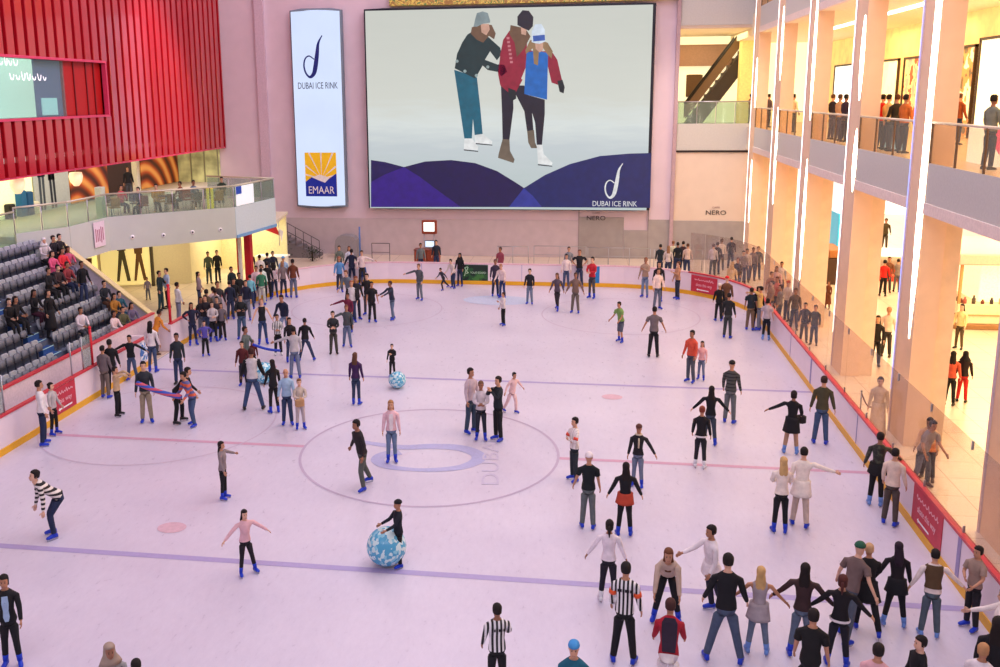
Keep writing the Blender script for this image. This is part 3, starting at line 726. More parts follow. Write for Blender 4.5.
# stairs with railing at the far left corner
root = empty('staircase', (-17, 52.8, 0), 'grey stair with metal railing rising to the left along the back wall', 'staircase')
mb = MB(); ST = mat((128, 120, 124), .7)
for k in range(9): mb.box((-15.6+17-.32*(k+1), -.5, 0), (-15.6+17-.32*k, .7, .17*(k+1)), ST)
mb.build('steps', root)
RD = mat((96, 88, 92), .4, .5)
for k in range(7):
    x = -15.45+17-.47*k; z = max(0, .17*(k*.47/.32)); 
    mb = MB(); mb.tube([(x, -.55, z), (x, -.55, z+1.05)], .022, RD, 6); mb.build('rail_post', root)
for h in (.55, 1.05):
    mb = MB(); mb.tube([(-15.45+17, -.55, h), (-15.45+17-2.82, -.55, h+1.5)], .022, RD, 6); mb.build('handrail', root)
mb = MB(); mb.loft([[(.42*math.cos(t)*s, -.2+y, z) for s, y, z in [(1, 0, 0)] for t in [0]] for _ in []] or [[(-.65, y, 0), (-.66, y, .7), (-.6, y, 1.05), (-.45, y, 1.25), (-.2, y, 1.32), (.2, y, 1.32), (.45, y, 1.25), (.6, y, 1.05), (.66, y, .7), (.65, y, 0)] for y in (-.4, .4)], mat((150, 144, 150), .6, noise=.04), smooth=False)
mb.build('storage_bin', None, 'grey round-topped box against the back wall right of the stairs', 'box', loc=(-13.95, 52.9, 0))
def bush(x, y, s, lab):
    mb = MB(); rnd = random.Random(int(x*100)); G = mat((44, 58, 44), .8); G2 = mat((74, 84, 66), .8)
    for i in range(220):
        p = Vector((rnd.gauss(0, .3), rnd.gauss(0, .18), rnd.uniform(.1, .9)))*s; d = Vector((rnd.uniform(-1, 1), rnd.uniform(-1, 1), rnd.uniform(-.2, 1))).normalized()*.13*s; w = d.cross(Vector((rnd.random(), .3, .8))).normalized()*.04*s
        mb.poly([p, p+d*.5+w, p+d, p+d*.5-w], G if i % 2 else G2)
    mb.tube([(0, 0, 0), (0, 0, .6*s)], .05, mat((70, 50, 40)), 6)
    mb.build('shrub', None, lab, 'plant', loc=(x, y, 0))
bush(-17.6, 51.3, 1.2, 'dark leafy shrub at the foot of the stairs'); bush(-15.6, 51.3, .9, 'smaller dark shrub right of the leafy one by the stairs')
mb = MB(); mb.prism([(-16.9, 46.6, 2.55), (-16.1, 46.3, 2.95), (-15.8, 46.4, 2.2)], (0, .04, 0), mat((200, 40, 50), .5)); mb.prism([(-15.85, 46.3, 2.6), (-15.6, 46.3, 2.45), (-15.7, 46.3, 1.9)], (0, .04, 0), WH); mb.tube([(-15.82, 46.3, 1.7), (-15.82, 46.3, 3.0)], .02, METAL, 6)
mb.build('pennant', None, 'red and white pennant hanging beside the balcony nose', 'flag')
# far walkway props
pp = at(360, 262, 'Y', 47.5)
mb = MB(); mb.tube([(0, 0, 0), (0, 0, 2.35)], .05, mat((86, 116, 176), .4), 10); mb.tube([(0, 0, 0), (0, 0, .04)], .2, METAL, 12); mb.build('flag_pole', None, 'slim blue pole behind the far boards', 'pole', loc=(at(360, 250, 'Y', 49).x, 49, 0))
root = empty('barrier_frame', (-11.3, 50, 0), 'low dark metal barrier frame behind the far boards', 'barrier')
for x in (-.5, .5):
    mb = MB(); mb.tube([(x, 0, 0), (x, 0, 1.3)], .022, RD, 6); mb.build('post', root)
mb = MB(); mb.tube([(-.5, 0, 1.3), (.5, 0, 1.3)], .022, RD, 6); mb.tube([(-.5, 0, .8), (.5, 0, .8)], .016, RD, 6); mb.build('rail', root)
for k, (x0, x1, z) in enumerate(((-4.9, -3.2, 1.15), (-2.9, -.1, 1.2), (0.0, 3.3, 1.15), (3.5, 6.0, 1.1))):
    root = empty('crowd_barrier', (x0, 50.5, 0), 'thin metal crowd barrier by the back wall, %s' % ('left of the grey panels', 'centre of the far walkway', 'below the black logo', 'at the right hand corner')[k], 'barrier', 'barriers on the far walkway')
    n = max(2, round((x1-x0)/1.2))
    for j in range(n+1):
        mb = MB(); xx = (x1-x0)*j/n; mb.tube([(xx, 0, 0), (xx, 0, z)], .018, METAL, 6); mb.build('post', root)
    mb = MB(); mb.tube([(0, 0, z), (x1-x0, 0, z)], .018, METAL, 6); mb.tube([(0, 0, z*.6), (x1-x0, 0, z*.6)], .014, METAL, 6); mb.build('rail', root)
BRN = mat((150, 66, 44), .5, noise=.12, scale=5)
root = empty('wooden_desk', (-8.7, 50, 0), 'brown wooden desk behind the far boards', 'desk')
mb = MB(); mb.bevbox((-.68, -.3, 0), (.0, .3, .98), BRN, .02); mb.bevbox((.02, -.3, 0), (.68, .3, .98), BRN, .02); mb.build('desk_body', root)
mb = MB(); mb.bevbox((-.72, -.34, .98), (.72, .34, 1.03), mat((120, 52, 36), .4), .02); mb.build('desk_top', root)
root = empty('monitor', (-8.55, 50, 1.03), 'glowing blue white monitor on the brown desk', 'monitor')
mb = MB(); mb.bevbox((-.28, -.05, .08), (.28, .03, .48), mat((40, 44, 56), .4), .02); mb.tube([(0, 0, 0), (0, 0, .12)], .05, METAL, 8); mb.build('housing', root)
mb = MB(); mb.box((-.24, -.06, .12), (.24, -.05, .44), mat((196, 220, 250), .4, emit=1.0)); mb.build('screen', root)
root = empty('television', (-8.72, 50.9, 0), 'wood framed lit television on a tall stand behind the desk', 'television')
for x in (-.3, .25):
    mb = MB(); mb.tube([(x, 0, 0), (x, 0, 1.75)], .03, METAL, 6); mb.build('stand_leg', root)
mb = MB(); mb.bevbox((-.42, -.1, 1.72), (.42, .12, 2.5), BRN, .03); mb.build('frame', root)
mb = MB(); mb.box((-.3, -.12, 1.88), (.3, -.1, 2.38), mat((230, 246, 240), .4, emit=1.3)); mb.build('screen', root)
# ================================================================ BANNER AND BIG SCREEN
LBX = mat((200, 214, 242), .5, emit=1.15, noise=.025, scale=.5, glow=True)
root = empty('light_banner', (-15.6, 53.8, 8.5), 'tall pale blue lit banner hanging left of the big screen', 'banner')
def bn(b, n): o = b.build(n, root); o.location = (15.6, -53.8, -8.5); return o
mb = MB(); mb.bevbox((-17.1, 53.5, 2.78), (-14.05, 53.95, 14.16), mat((120, 132, 150), .5), .1); bn(mb, 'banner_case')
mb = MB(); mb.bevbox((-17.0, 53.44, 2.9), (-14.15, 53.55, 14.06), LBX, .08); bn(mb, 'lit_face')
NAVY = mat((26, 40, 120), .5, emit=.15)
def dmark(mb, x, z, h, m, y=53.41):
    P2 = lambda a, b: (x+a*h, y, z+b*h)
    loop = smooth_pts([(.02, .42), (-.1, .5), (-.2, .44), (-.24, .28), (-.2, .1), (-.1, .0), (.0, .08), (.05, .25), (.1, .55), (.14, .8), (.24, .98)], 6)
    w = [.012+.035*max(0, math.sin(PI*min(1, max(0, (i/len(loop)-.45)/.5)))) + .01*math.sin(PI*i/len(loop)) for i in range(len(loop))]
    brush(mb, loop, w, P2, m)
mb = MB(); dmark(mb, -15.75, 10.35, 2.35, NAVY); bn(mb, 'emblem')
lettering('banner_lettering', 'DUBAI ICE RINK', .52, mat((60, 66, 100), .5, emit=.1), frame((-15.55, 53.42, 9.85), (1, 0, 0), (0, 0, 1)), root, .005, width=2.35)
YG = mat((226, 178, 30), .5, emit=.35)
mb = MB(); mb.box((-16.48, 53.4, 3.5), (-14.6, 53.43, 6.05), YG)
for k in range(7):
    a = PI*(k+.5)/7; c_ = (-15.5, 4.55); r = 1.7
    ex = c_[0]+r*math.cos(a); ez = c_[1]+r*math.sin(a)
    s = 1.0
    if ex > -14.62: s = min(s, (-14.62-c_[0])/(r*math.cos(a)))
    if ex < -16.46: s = min(s, (-16.46-c_[0])/(r*math.cos(a)))
    if ez > 6.04: s = min(s, (6.04-c_[1])/(r*math.sin(a)))
    ex = c_[0]+s*r*math.cos(a); ez = c_[1]+s*r*math.sin(a); px, pz = -math.sin(a)*.05, math.cos(a)*.05
    mb.poly([(c_[0], 53.39, c_[1]), (ex-px, 53.39, ez-pz), (ex+px, 53.39, ez+pz)], WH)
mb.poly([(-16.48, 53.385, 4.35), (-16.1, 53.385, 4.62), (-15.6, 53.385, 4.62), (-15.1, 53.385, 4.5), (-14.6, 53.385, 4.85), (-14.6, 53.385, 3.5), (-16.48, 53.385, 3.5)], mat((18, 40, 150), .5, emit=.3))
mb.poly([(-16.1, 53.38, 4.62), (-15.6, 53.38, 4.78), (-15.0, 53.38, 4.6), (-15.3, 53.38, 4.3), (-15.7, 53.38, 4.45)], WH)
bn(mb, 'square_emblem')
lettering('banner_lettering', 'EMAAR', .62, WH, frame((-15.54, 53.375, 3.85), (1, 0, 0), (0, 0, 1)), root, .005, width=1.55)
# big screen
root = empty('billboard_screen', (-4.7, 53.7, 8.5), 'huge advertising screen with three skating women on the back wall', 'screen')
def bs(b, n): o = b.build(n, root); o.location = (4.7, -53.7, -8.5); return o
SX0, SX1, SZ0, SZ1 = -12.72, 3.36, 2.8, 14.07
mb = MB(); mb.bevbox((SX0, 53.35, SZ0), (SX1, 53.95, SZ1), mat((24, 22, 40), .4), .05); bs(mb, 'frame')
def screen_mat():
    m = bpy.data.materials.new('screen_picture'); m.use_nodes = True
    nt = m.node_tree; b = nt.nodes['Principled BSDF']; tc = nt.nodes.new('ShaderNodeTexCoord')
    sp = nt.nodes.new('ShaderNodeSeparateXYZ'); nt.links.new(tc.outputs['Object'], sp.inputs[0])
    mr = nt.nodes.new('ShaderNodeMapRange'); mr.inputs[1].default_value = 3; mr.inputs[2].default_value = 14; nt.links.new(sp.outputs['Z'], mr.inputs[0])
    cr = nt.nodes.new('ShaderNodeValToRGB'); e = cr.color_ramp.elements
    e[0].position = .1; e[0].color = s2l((186, 200, 200))+(1,); e[1].position = .95; e[1].color = s2l((202, 206, 198))+(1,)
    n = e.new(.42); n.color = s2l((216, 224, 222))+(1,); n = e.new(.3); n.color = s2l((196, 206, 210))+(1,); n = e.new(.55); n.color = s2l((210, 214, 206))+(1,)
    mp = nt.nodes.new('ShaderNodeMapping'); mp.inputs['Scale'].default_value = (.5, 1, 3.5)
    nz = nt.nodes.new('ShaderNodeTexNoise'); nz.inputs['Scale'].default_value = 1.; nz.inputs['Detail'].default_value = 6
    nt.links.new(tc.outputs['Object'], mp.inputs[0]); nt.links.new(mp.outputs[0], nz.inputs['Vector'])
    mm = nt.nodes.new('ShaderNodeMath'); mm.operation = 'MULTIPLY_ADD'; mm.inputs[1].default_value = .16; nt.links.new(nz.outputs['Fac'], mm.inputs[0]); nt.links.new(mr.outputs[0], mm.inputs[2])
    sb = nt.nodes.new('ShaderNodeMath'); sb.operation = 'SUBTRACT'; sb.inputs[1].default_value = .08; nt.links.new(mm.outputs[0], sb.inputs[0])
    nt.links.new(sb.outputs[0], cr.inputs[0]); b.inputs['Base Color'].default_value = (.02, .02, .02, 1); nt.links.new(cr.outputs[0], b.inputs['Emission Color'])
    b.inputs['Emission Strength'].default_value = .95; b.inputs['Roughness'].default_value = .6
    return m
mb = MB(); mb.box((SX0+.1, 53.3, SZ0+.05), (SX1-.17, 53.34, SZ1-.14), screen_mat()); bs(mb, 'picture_panel')
EM = .3
def pic(c, e=EM): return mat(c, .5, emit=.92, noise=.12, scale=2.5, glow=True)
def S(pts_, m, y, mb):   # crop pixels (of the photo's poster) -> the screen plane
    P_ = []
    for x, z in pts_:
        p = at(440+x/3.5107, z/3.5107, 'Y', 53.3); P_.append((p.x, y, p.z))
    if sum(P_[i][0]*P_[(i+1) % len(P_)][2]-P_[(i+1) % len(P_)][0]*P_[i][2] for i in range(len(P_))) < 0: P_.reverse()
    mb.poly(P_, m)
def arcz(cx, cz, rx, rz, a0, a1, n=24): return [(cx+rx*math.cos(a0+(a1-a0)*k/n), cz+rz*math.sin(a0+(a1-a0)*k/n)) for k in range(n+1)]
mb = MB()
def PX(pts_, m, y):
    S([((x-440)*3.5107, z*3.5107) for x, z in pts_], m, y, mb)
navy = [(371, 182), (385, 174.5), (404, 167), (425, 161.5), (451, 160), (475, 163), (497, 171), (515, 182), (524, 188), (533, 196), (542, 207)]
lh = [(371, 160), (385, 162), (404, 167), (420, 177), (440, 192), (461, 207)]
ra = [(509, 207), (524, 188), (545, 175), (570, 164), (600, 156), (630, 153.5), (651.5, 153)]
PX([(371, 207)]+lh[:3]+[(404, 207)], pic((24, 16, 84)), 53.292)
PX(navy+[(371, 207)], pic((20, 12, 76)), 53.288)
PX([(371, 207)]+navy[:3]+lh[3:], pic((48, 20, 130)), 53.284)
PX(ra+[(650, 207.8)], pic((18, 32, 98)), 53.28)
PX([(509, 207), (524, 188), (533, 196), (542, 207)], pic((44, 54, 148)), 53.276)
bs(mb, 'picture_hills')
mb = MB()
TEAL = pic((10, 96, 120)); DGR = pic((18, 50, 54)); HAIRB = pic((110, 80, 60)); SKIN = pic((206, 160, 140)); HAT = pic((130, 146, 150)); WHT = pic((232, 234, 234), .6); BLK = pic((26, 26, 44)); REDJ = pic((150, 26, 54)); BLU = pic((20, 104, 190)); BRT = pic((112, 98, 84)); GRN = pic((20, 32, 40))
S([(50, 245), (104, 262), (118, 380), (112, 486), (86, 488), (70, 380)], TEAL, 53.27, mb); S([(94, 262), (130, 272), (142, 380), (150, 470), (122, 474), (112, 380)], TEAL, 53.268, mb)
S([(86, 486), (113, 486), (134, 515), (132, 527), (84, 524)], WHT, 53.266, mb); S([(122, 474), (150, 470), (184, 496), (182, 506), (124, 502)], WHT, 53.266, mb)
for a, b in (((84, 524), (134, 530)), ((126, 502), (184, 508))): S([a, b, (b[0], b[1]+3), (a[0], a[1]+4)], BLK, 53.265, mb)
S([(96, 122), (118, 108), (150, 140), (170, 130), (212, 168), (216, 190), (200, 212), (176, 180), (158, 210), (206, 228), (200, 252), (168, 246), (150, 230), (124, 276), (52, 240), (60, 190), (78, 150)], DGR, 53.264, mb)
S([(204, 226), (226, 228), (236, 252), (216, 268), (200, 250)], BLK, 53.262, mb)
S([(112, 96), (150, 84), (182, 88), (196, 118), (190, 138), (172, 126), (152, 150), (130, 140), (108, 118)], HAIRB, 53.262, mb)
S([(143, 84), (172, 84), (175, 104), (163, 124), (146, 114)], SKIN, 53.26, mb)
S([(118, 94), (124, 66), (130, 46), (150, 40), (168, 46), (176, 72), (176, 80), (150, 84), (130, 94)], HAT, 53.258, mb)
for x, y in ((88, 250), (60, 215), (128, 265), (168, 235)): S([(x+6*math.cos(t), y+6*math.sin(t)) for t in [2*PI*k/6 for k in range(6)]], pic((150, 170, 170)), 53.256, mb)
# middle figure
S([(214, 300), (256, 300), (258, 380), (244, 490), (220, 490), (218, 400)], BLK, 53.27, mb); S([(250, 300), (296, 300), (322, 380), (328, 456), (306, 462), (296, 390)], BLK, 53.27, mb)
S([(220, 488), (244, 490), (246, 530), (262, 560), (258, 572), (204, 554), (206, 540)], BRT, 53.268, mb); S([(306, 460), (330, 456), (334, 500), (342, 520), (320, 520), (310, 500)], BRT, 53.268, mb)
S([(244, 108), (280, 116), (306, 140), (304, 200), (262, 260), (290, 280), (258, 340), (212, 300), (204, 260), (212, 190), (222, 140)], REDJ, 53.262, mb)
S([(248, 88), (300, 100), (318, 128), (296, 170), (270, 200), (262, 150), (244, 120)], HAIRB, 53.26, mb); S([(284, 92), (304, 104), (302, 124), (286, 120)], SKIN, 53.258, mb)
S([(272, 88), (272, 58), (290, 36), (312, 38), (328, 60), (326, 92), (312, 108), (290, 98)], BLK, 53.256, mb)
for k in range(7): S([(240+k*2-6, 130+k*14), (250+k*2-6, 130+k*14), (250+k*2-6, 138+k*14), (240+k*2-6, 138+k*14)], pic((200, 120, 130)), 53.255, mb)
# front figure
S([(304, 332), (368, 350), (368, 400), (358, 508), (340, 508), (334, 430)], BLK, 53.25, mb)
S([(340, 508), (360, 508), (364, 540), (396, 572), (392, 580), (344, 574)], WHT, 53.248, mb); S([(344, 576), (394, 582), (394, 585), (344, 580)], BLK, 53.247, mb)
S([(306, 172), (330, 180), (392, 180), (412, 210), (428, 280), (414, 298), (392, 290), (378, 230), (300, 240), (268, 318), (242, 306), (256, 250), (290, 200)], REDJ, 53.246, mb)
S([(304, 184), (340, 178), (380, 186), (378, 260), (376, 350), (296, 330), (300, 250)], BLU, 53.244, mb)
S([(412, 284), (430, 280), (438, 306), (434, 328), (420, 322)], GRN, 53.244, mb); S([(240, 308), (266, 318), (268, 346), (250, 356), (240, 330)], GRN, 53.243, mb)
S([(316, 142), (336, 136), (378, 150), (396, 180), (392, 206), (376, 190), (350, 150), (344, 230), (330, 224), (326, 170), (302, 190), (300, 176)], pic((150, 118, 84)), 53.242, mb)
S([(334, 148), (362, 150), (362, 176), (350, 184), (336, 172)], SKIN, 53.24, mb)
S([(322, 148), (322, 110), (334, 86), (356, 84), (368, 104), (370, 146), (350, 154), (334, 152)], pic((214, 226, 240), .6), 53.238, mb); S([(326, 126), (368, 122), (369, 142), (328, 146)], pic((60, 96, 180)), 53.236, mb)
bs(mb, 'picture_figures')
mb = MB(); dmark(mb, 1.35, 3.55, 1.95, WHT, 53.25); bs(mb, 'emblem')
lettering('screen_lettering', 'DUBAI ICE RINK', .42, WHT, frame((1.42, 53.26, 3.2), (1, 0, 0), (0, 0, 1)), root, .004, width=2.45)
for i, (x, z, w, lab) in enumerate(((.42, 2.3, 1.05, 'black lettering on the back wall under the screen'), (7.05, 2.66, 1.1, 'black lettering on the cream hoarding right of the screen'))):
    mw = frame((x, 53.9 if i == 0 else 53.98, z), (1, 0, 0), (0, 0, 1))
    o = lettering('wall_lettering', 'NERO', .36, mat((60, 44, 44), .5), mw, None, .01, width=w); tag(o, lab, 'sign')
    o2 = lettering('small_lettering', 'CAFFE', .13, mat((150, 110, 110), .5), frame((x, 53.97-(i == 0)*.07, z+.3), (1, 0, 0), (0, 0, 1)), None, .006, width=.4); o2.parent = o; o2.matrix_parent_inverse = o.matrix_basis.inverted()
# ================================================================ RIGHT: PILLARED MALL FRONT
XP = 8.4
PEACH = mat((240, 206, 176), .55, noise=.03, scale=2); LIL = mat((216, 196, 206), .5)
GLINT = mat((255, 244, 214), .4, emit=9, noise=0); LEDB = mat((150, 166, 250), .4, emit=1.3, noise=0)
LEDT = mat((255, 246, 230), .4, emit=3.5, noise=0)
LOWP = mat((238, 208, 178), .5, noise=.05, scale=3)
PY = [6.2, 12.5, 18.9, 25.17, 31.6, 38.25, 44.7, 51.0]
streaks_ = {25.17: [(2.9, 16)], 31.6: [(9.0, 11.6), (6.1, 8.1)], 38.25: [(8.2, 13), (1.9, 6.7)], 44.7: [(9.8, 13), (4.2, 8.6)], 18.9: [], 51.0: [(8.5, 11), (2.5, 5.8)]}
nm = {18.9: 'nearest, at the right edge', 25.17: 'with the long continuous painted streak of light, second from the right edge', 31.6: 'third from the right edge', 38.25: 'fourth from the right edge', 44.7: 'fifth from the right edge', 51.0: 'farthest, by the back wall', 12.5: 'x', 6.2: 'x'}
for y in PY:
    if y < 18: continue
    r = empty('mall_pillar', (XP, y, 0), 'tall peach stone mall pillar, '+nm[y], 'pillar', 'pillars of the mall front')
    b = MB(); b.box((0, 0, 0), (.58, 1.25, 24), PEACH); b.build('shaft', r)
    b = MB(); b.box((.58, .1, 0), (1.0, 1.2, 6.25), LOWP); b.build('side_cladding', r)
    b = MB(); b.box((-.03, 1.16, 0), (.0, 1.25, 24), LIL); b.build('edge_trim', r)
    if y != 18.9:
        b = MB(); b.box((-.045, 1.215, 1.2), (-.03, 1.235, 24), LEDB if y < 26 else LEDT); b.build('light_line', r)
    for z0, z1 in streaks_[y]:  # light grazing the pillar face, painted in as glowing tapered streaks
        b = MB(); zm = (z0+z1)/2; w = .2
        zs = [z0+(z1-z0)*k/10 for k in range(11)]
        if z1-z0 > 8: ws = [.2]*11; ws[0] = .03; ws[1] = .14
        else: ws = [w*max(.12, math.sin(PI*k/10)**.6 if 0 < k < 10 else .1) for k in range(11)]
        b.loft([[(-.012, .25-q, z), (-.012, .25+q, z), (0, .25+q, z), (0, .25-q, z)] for z, q in zip(zs, ws)], GLINT, smooth=False)
        b.build('painted_glint', r)
STEEL = mat((204, 202, 198), .3, 0, noise=.04); WSL = mat((238, 220, 214), .5); CEIL = mat((250, 240, 214), .8)
names = {18.9: 'beside the second pillar from the right edge', 25.17: 'between the second and third pillars from the right edge', 31.6: 'between the third and fourth pillars', 38.25: 'between the fourth and fifth pillars', 44.7: 'in the last bay by the back wall', 12.5: 'n'}
GMALL = glass_mat((244, 234, 214), .07)
def balcony_bay(y0, y1, zb, lev, lab):
    r = empty('balcony', (XP, y0, zb), lab, 'balcony', 'mall balconies, '+lev)
    L = y1-y0
    b = MB(); b.box((-.04, 0, 0), (.1, L, .28), WSL); b.build('slab_edge', r)
    b = MB(); b.box((.0, 0, .28), (.08, L, 1.28), STEEL)
    b.build('parapet_panel', r)
    n = 3
    for k in range(n):
        b = MB(); b.box((.02, L*k/n+.05, 1.28), (.035, L*(k+1)/n-.05, 2.24), GMALL); b.build('glass_pane', r)
    for k in range(n+1):
        b = MB(); b.box((.0, max(.02, L*k/n-.02), 1.28), (.05, L*k/n+.02, 2.26), mat((120, 100, 80), .4, .5)); b.build('post', r)
    b = MB(); b.tube([(.03, 0, 2.28), (.03, L, 2.28)], .035, mat((230, 216, 190), .3, .3), 8); b.build('handrail', r)
for y0, y1 in zip(PY[1:-1], PY[2:]):
    balcony_bay(y0+1.27, y1-.02, 6.22, 'first floor', 'grey first floor glass railed balcony '+names[y0] if y0 != 18.9 else 'grey first floor balcony with glass rail between the nearest two pillars') if y0 > 12.6 else balcony_bay(y0+1.27, y1-.02, 6.22, 'first floor', 'grey first floor balcony running out of the right edge')
    if y0 > 30: balcony_bay(y0+1.27, y1-.02, 12.25, 'second floor', 'second floor balcony at the top '+names[y0])
mb = MB(); mb.box((XP+.1, 10, 6.22), (33, 90, 6.5), CEIL); mb.box((XP+.1, 10, 6.5), (33, 54.6, 7.42), FL); mb.box((4.62, 54.6, 6.05), (33, 90, 7.42), FL); mb.build('floor_upper', kind='structure')
mb = MB(); mb.box((XP+.1, 10, 12.25), (33, 90, 13.4), CEIL); mb.box((4.7, 54.6, 12.7), (33, 90, 13.6), CEIL); mb.build('ceiling_upper', kind='structure')
SHOPY = mat((255, 240, 178), .6, emit=1.2, noise=.1, scale=1.2); SHOPW = mat((255, 252, 236), .6, emit=1.7, noise=.1, scale=1.); OR = mat((250, 206, 130), .6, emit=.55, noise=.1, scale=1.5)
mb = MB(); mb.box((14.5, 10, 7.42), (14.8, 62, 12.25), OR); mb.build('wall_right_upper', kind='structure')
mb = MB(); mb.box((32, 10, 0), (32.4, 90, 12.3), OR); mb.box((8, 76, 0), (32, 76.3, 6.3), SHOPW); mb.build('wall_right', kind='structure')
def shop(y0, y1, z0, z1, m, lab, x=14.45, frame_c=(70, 48, 34)):
    r = empty('shop_front', (x, y0, z0), lab, 'shop front')
    b = MB(); b.box((0, .1, .05), (.04, y1-y0-.1, z1-z0-.1), m); b.build('display_window', r)
    b = MB(); fm = mat(frame_c, .5)
    for a, c_ in ((0, .1), (y1-y0-.1, y1-y0)): b.box((-.06, a, 0), (.05, c_, z1-z0), fm)
    b.box((-.06, 0, z1-z0-.1), (.05, y1-y0, z1-z0), fm); b.build('frame', r)
    return r
CUR = stripes((255, 250, 224), (246, 226, 170), 'Y', .22, .5, emit=1.4)
shop(34.9, 38.9, 7.45, 11.2, CUR, 'tall cream curtain window on the upper floor at the right edge')
shop(39.2, 43.2, 7.45, 11.0, blotch((255, 240, 190), (226, 150, 80), (120, 96, 60), 1.4, emit=.7), 'upper floor clothes shop window with orange goods, right of the wide pillar')
shop(44.0, 47.6, 7.45, 10.8, blotch((190, 176, 140), (246, 224, 150), (200, 90, 50), 1.8, emit=.55), 'upper floor shop window with hanging orange lights')
shop(48.4, 52.4, 7.45, 10.8, SHOPY, 'pale yellow upper floor shop window with dark edge')
shop(53.0, 60.5, 7.45, 10.8, SHOPW, 'white glowing upper floor shop window far back')
# backlit counters behind the glass rails
for (px, py), c_, lab in (((895, 135), (150, 205, 240), 'pale blue lit panel behind the balcony rail, left of the wide pillar'), ((985, 145), (246, 250, 255), 'white and pink lit counter behind the balcony rail at right edge')):
    p = at(px, py, 'X', 9.9); b = MB(); b.bevbox((-.05, -1.1, 0), (.05, 1.0, .98), mat(c_, .4, emit=.8), .02); b.poly([(-.052, -1.05, .3), (-.052, .2, .98), (-.052, -1.05, .98)][::-1], mat((240, 90, 150), .5, emit=.5))
    b.build('lit_panel', None, lab, 'panel', loc=(p.x, p.y, 7.42))
# ceiling light slots upstairs and down
for i, (x, y0, y1) in enumerate(((11.2, 28, 33.5), (11.2, 20, 26), (11.2, 35, 41), (11.2, 43, 50))):
    b = MB(); b.box((0, 0, 0), (.28, y1-y0, .04), mat((255, 250, 235), .4, emit=6, noise=0)); b.build('ceiling_light', None, 'long white ceiling light slot on the upper mall floor, %s' % ('left of the wide pillar', 'at the right edge', 'middle bay', 'far bay')[i], 'ceiling light', loc=(x, y0, 12.2))
# ground floor: stalls and counters
root = empty('display_kiosk', (16.0, 41.0, 0), 'glass sided sales kiosk with pink canopy and shelves of goods at the right edge', 'kiosk')
WD = mat((196, 150, 96), .5)
b = MB(); b.bevbox((-1.6, -2.4, 0), (1.9, 2.4, .22), mat((150, 110, 70), .5), .03); b.build('plinth', root)
b = MB(); b.bevbox((-1.5, -2.3, .22), (1.8, 2.3, 1.0), mat((226, 206, 160), .5, emit=.3), .03); b.build('cabinet', root)
for x in (-1.45, 1.75):
    for y in (-2.2, 2.2): b = MB(); b.bevbox((x-.05, y-.05, 1.0), (x+.05, y+.05, 2.6), WD, .01); b.build('corner_post', root)
b = MB(); b.bevbox((-1.7, -2.5, 2.6), (2.0, 2.5, 3.05), mat((240, 170, 150), .5, emit=.25), .05); b.build('canopy', root)
b = MB(); b.bevbox((-.6, -1.8, 1.0), (.9, 1.8, 2.6), mat((252, 236, 190), .5, emit=.9), .03); b.build('lit_core', root)
b = MB(); b.box((-1.55, -2.1, .55), (-1.5, 2.1, .6), WD); b.box((-1.55, -2.35, .55), (1.8, -2.3, .6), WD); b.build('shelf', root)
rnd = random.Random(11); k_ = 0
gp = []
for row, z in ((0, 1.0), (1, .24)):
    for j in range(13):
        y = -2.0+j*.33 
        gp.append((-1.28 if row == 0 else -1.75, y, z)) if row == 0 else None
for j in range(9): gp.append((-1.2+j*.33, -2.12, 1.0))
for j, (x, y, z) in enumerate(gp):
    c_ = [(120, 60, 50), (60, 50, 60), (200, 180, 160), (170, 90, 80), (90, 80, 70)][j % 5]
    b = MB(); h = .18+.08*(j % 3); b.loft([[(r_*math.cos(2*PI*k/8), r_*math.sin(2*PI*k/8), zz) for k in range(8)] for r_, zz in ((.07, 0), (.075, h*.6), (.04, h*.75), (.035, h))], mat(c_, .5))
    b.build('goods_bottle', None, 'small dark bottle on the %s of the kiosk' % ('long counter side' if j < 13 else 'near counter side'), 'bottle', 'bottles on the kiosk counter, '+('long side' if j < 13 else 'near side'), loc=(16.0+x, 41.0+y, z+.0))
root = empty('sales_counter', (14.6, 49.5, 0), 'white topped counter with red base seen between two pillars', 'counter')
b = MB(); b.bevbox((-1.5, -1.1, 0), (1.5, 1.1, .7), mat((214, 66, 50), .5, emit=.15), .03); b.build('base', root)
b = MB(); b.bevbox((-1.5, -1.1, .7), (1.5, 1.1, 1.25), glass_mat((230, 225, 215), .4), .03); b.build('glass_case', root)
b = MB(); b.bevbox((-1.6, -1.2, 1.25), (1.6, 1.2, 1.33), mat((255, 246, 230), .4, emit=.5), .02); b.build('counter_top', root)
b = MB(); b.bevbox((-.05, -.6, 1.8), (.05, .6, 4.4), mat((60, 190, 215), .4, emit=.8), .03); b.tube([(0, 0, 0), (0, 0, 1.9)], .05, METAL, 8)
b.poly([(-.06, .25, 2.0), (-.06, -.2, 2.0), (-.06, -.15, 3.2), (-.06, 0, 3.7), (-.06, .2, 3.2)][::-1], mat((70, 80, 70), .6))
p = at(963, 262, 'Z', 2.2); p = Vector((17.2, 49.5, 0)); b.build('display_banner', None, 'turquoise lit portrait banner standing behind the kiosk', 'banner', loc=p)
p = at(829, 200, 'X', 12.0); b = MB(); b.bevbox((-.08, -1.0, 0), (.08, 1.0, 3.2), mat((70, 180, 215), .4, emit=.6), .03); b.bevbox((-.1, -1.0, 3.2), (.1, 1.0, 5.6), mat((240, 250, 255), .4, emit=.8), .03)
b.build('display_banner', None, 'blue and white lit shop sign between the third and fourth pillars', 'banner', loc=(12.6, p.y+1, .0))
b = MB(); b.bevbox((-.4, -1.2, 0), (.4, 1.2, 1.3), mat((70, 46, 34), .5), .03); b.bevbox((-.35, -1.15, 1.3), (.35, 1.15, 1.7), mat((170, 110, 60), .5), .03)
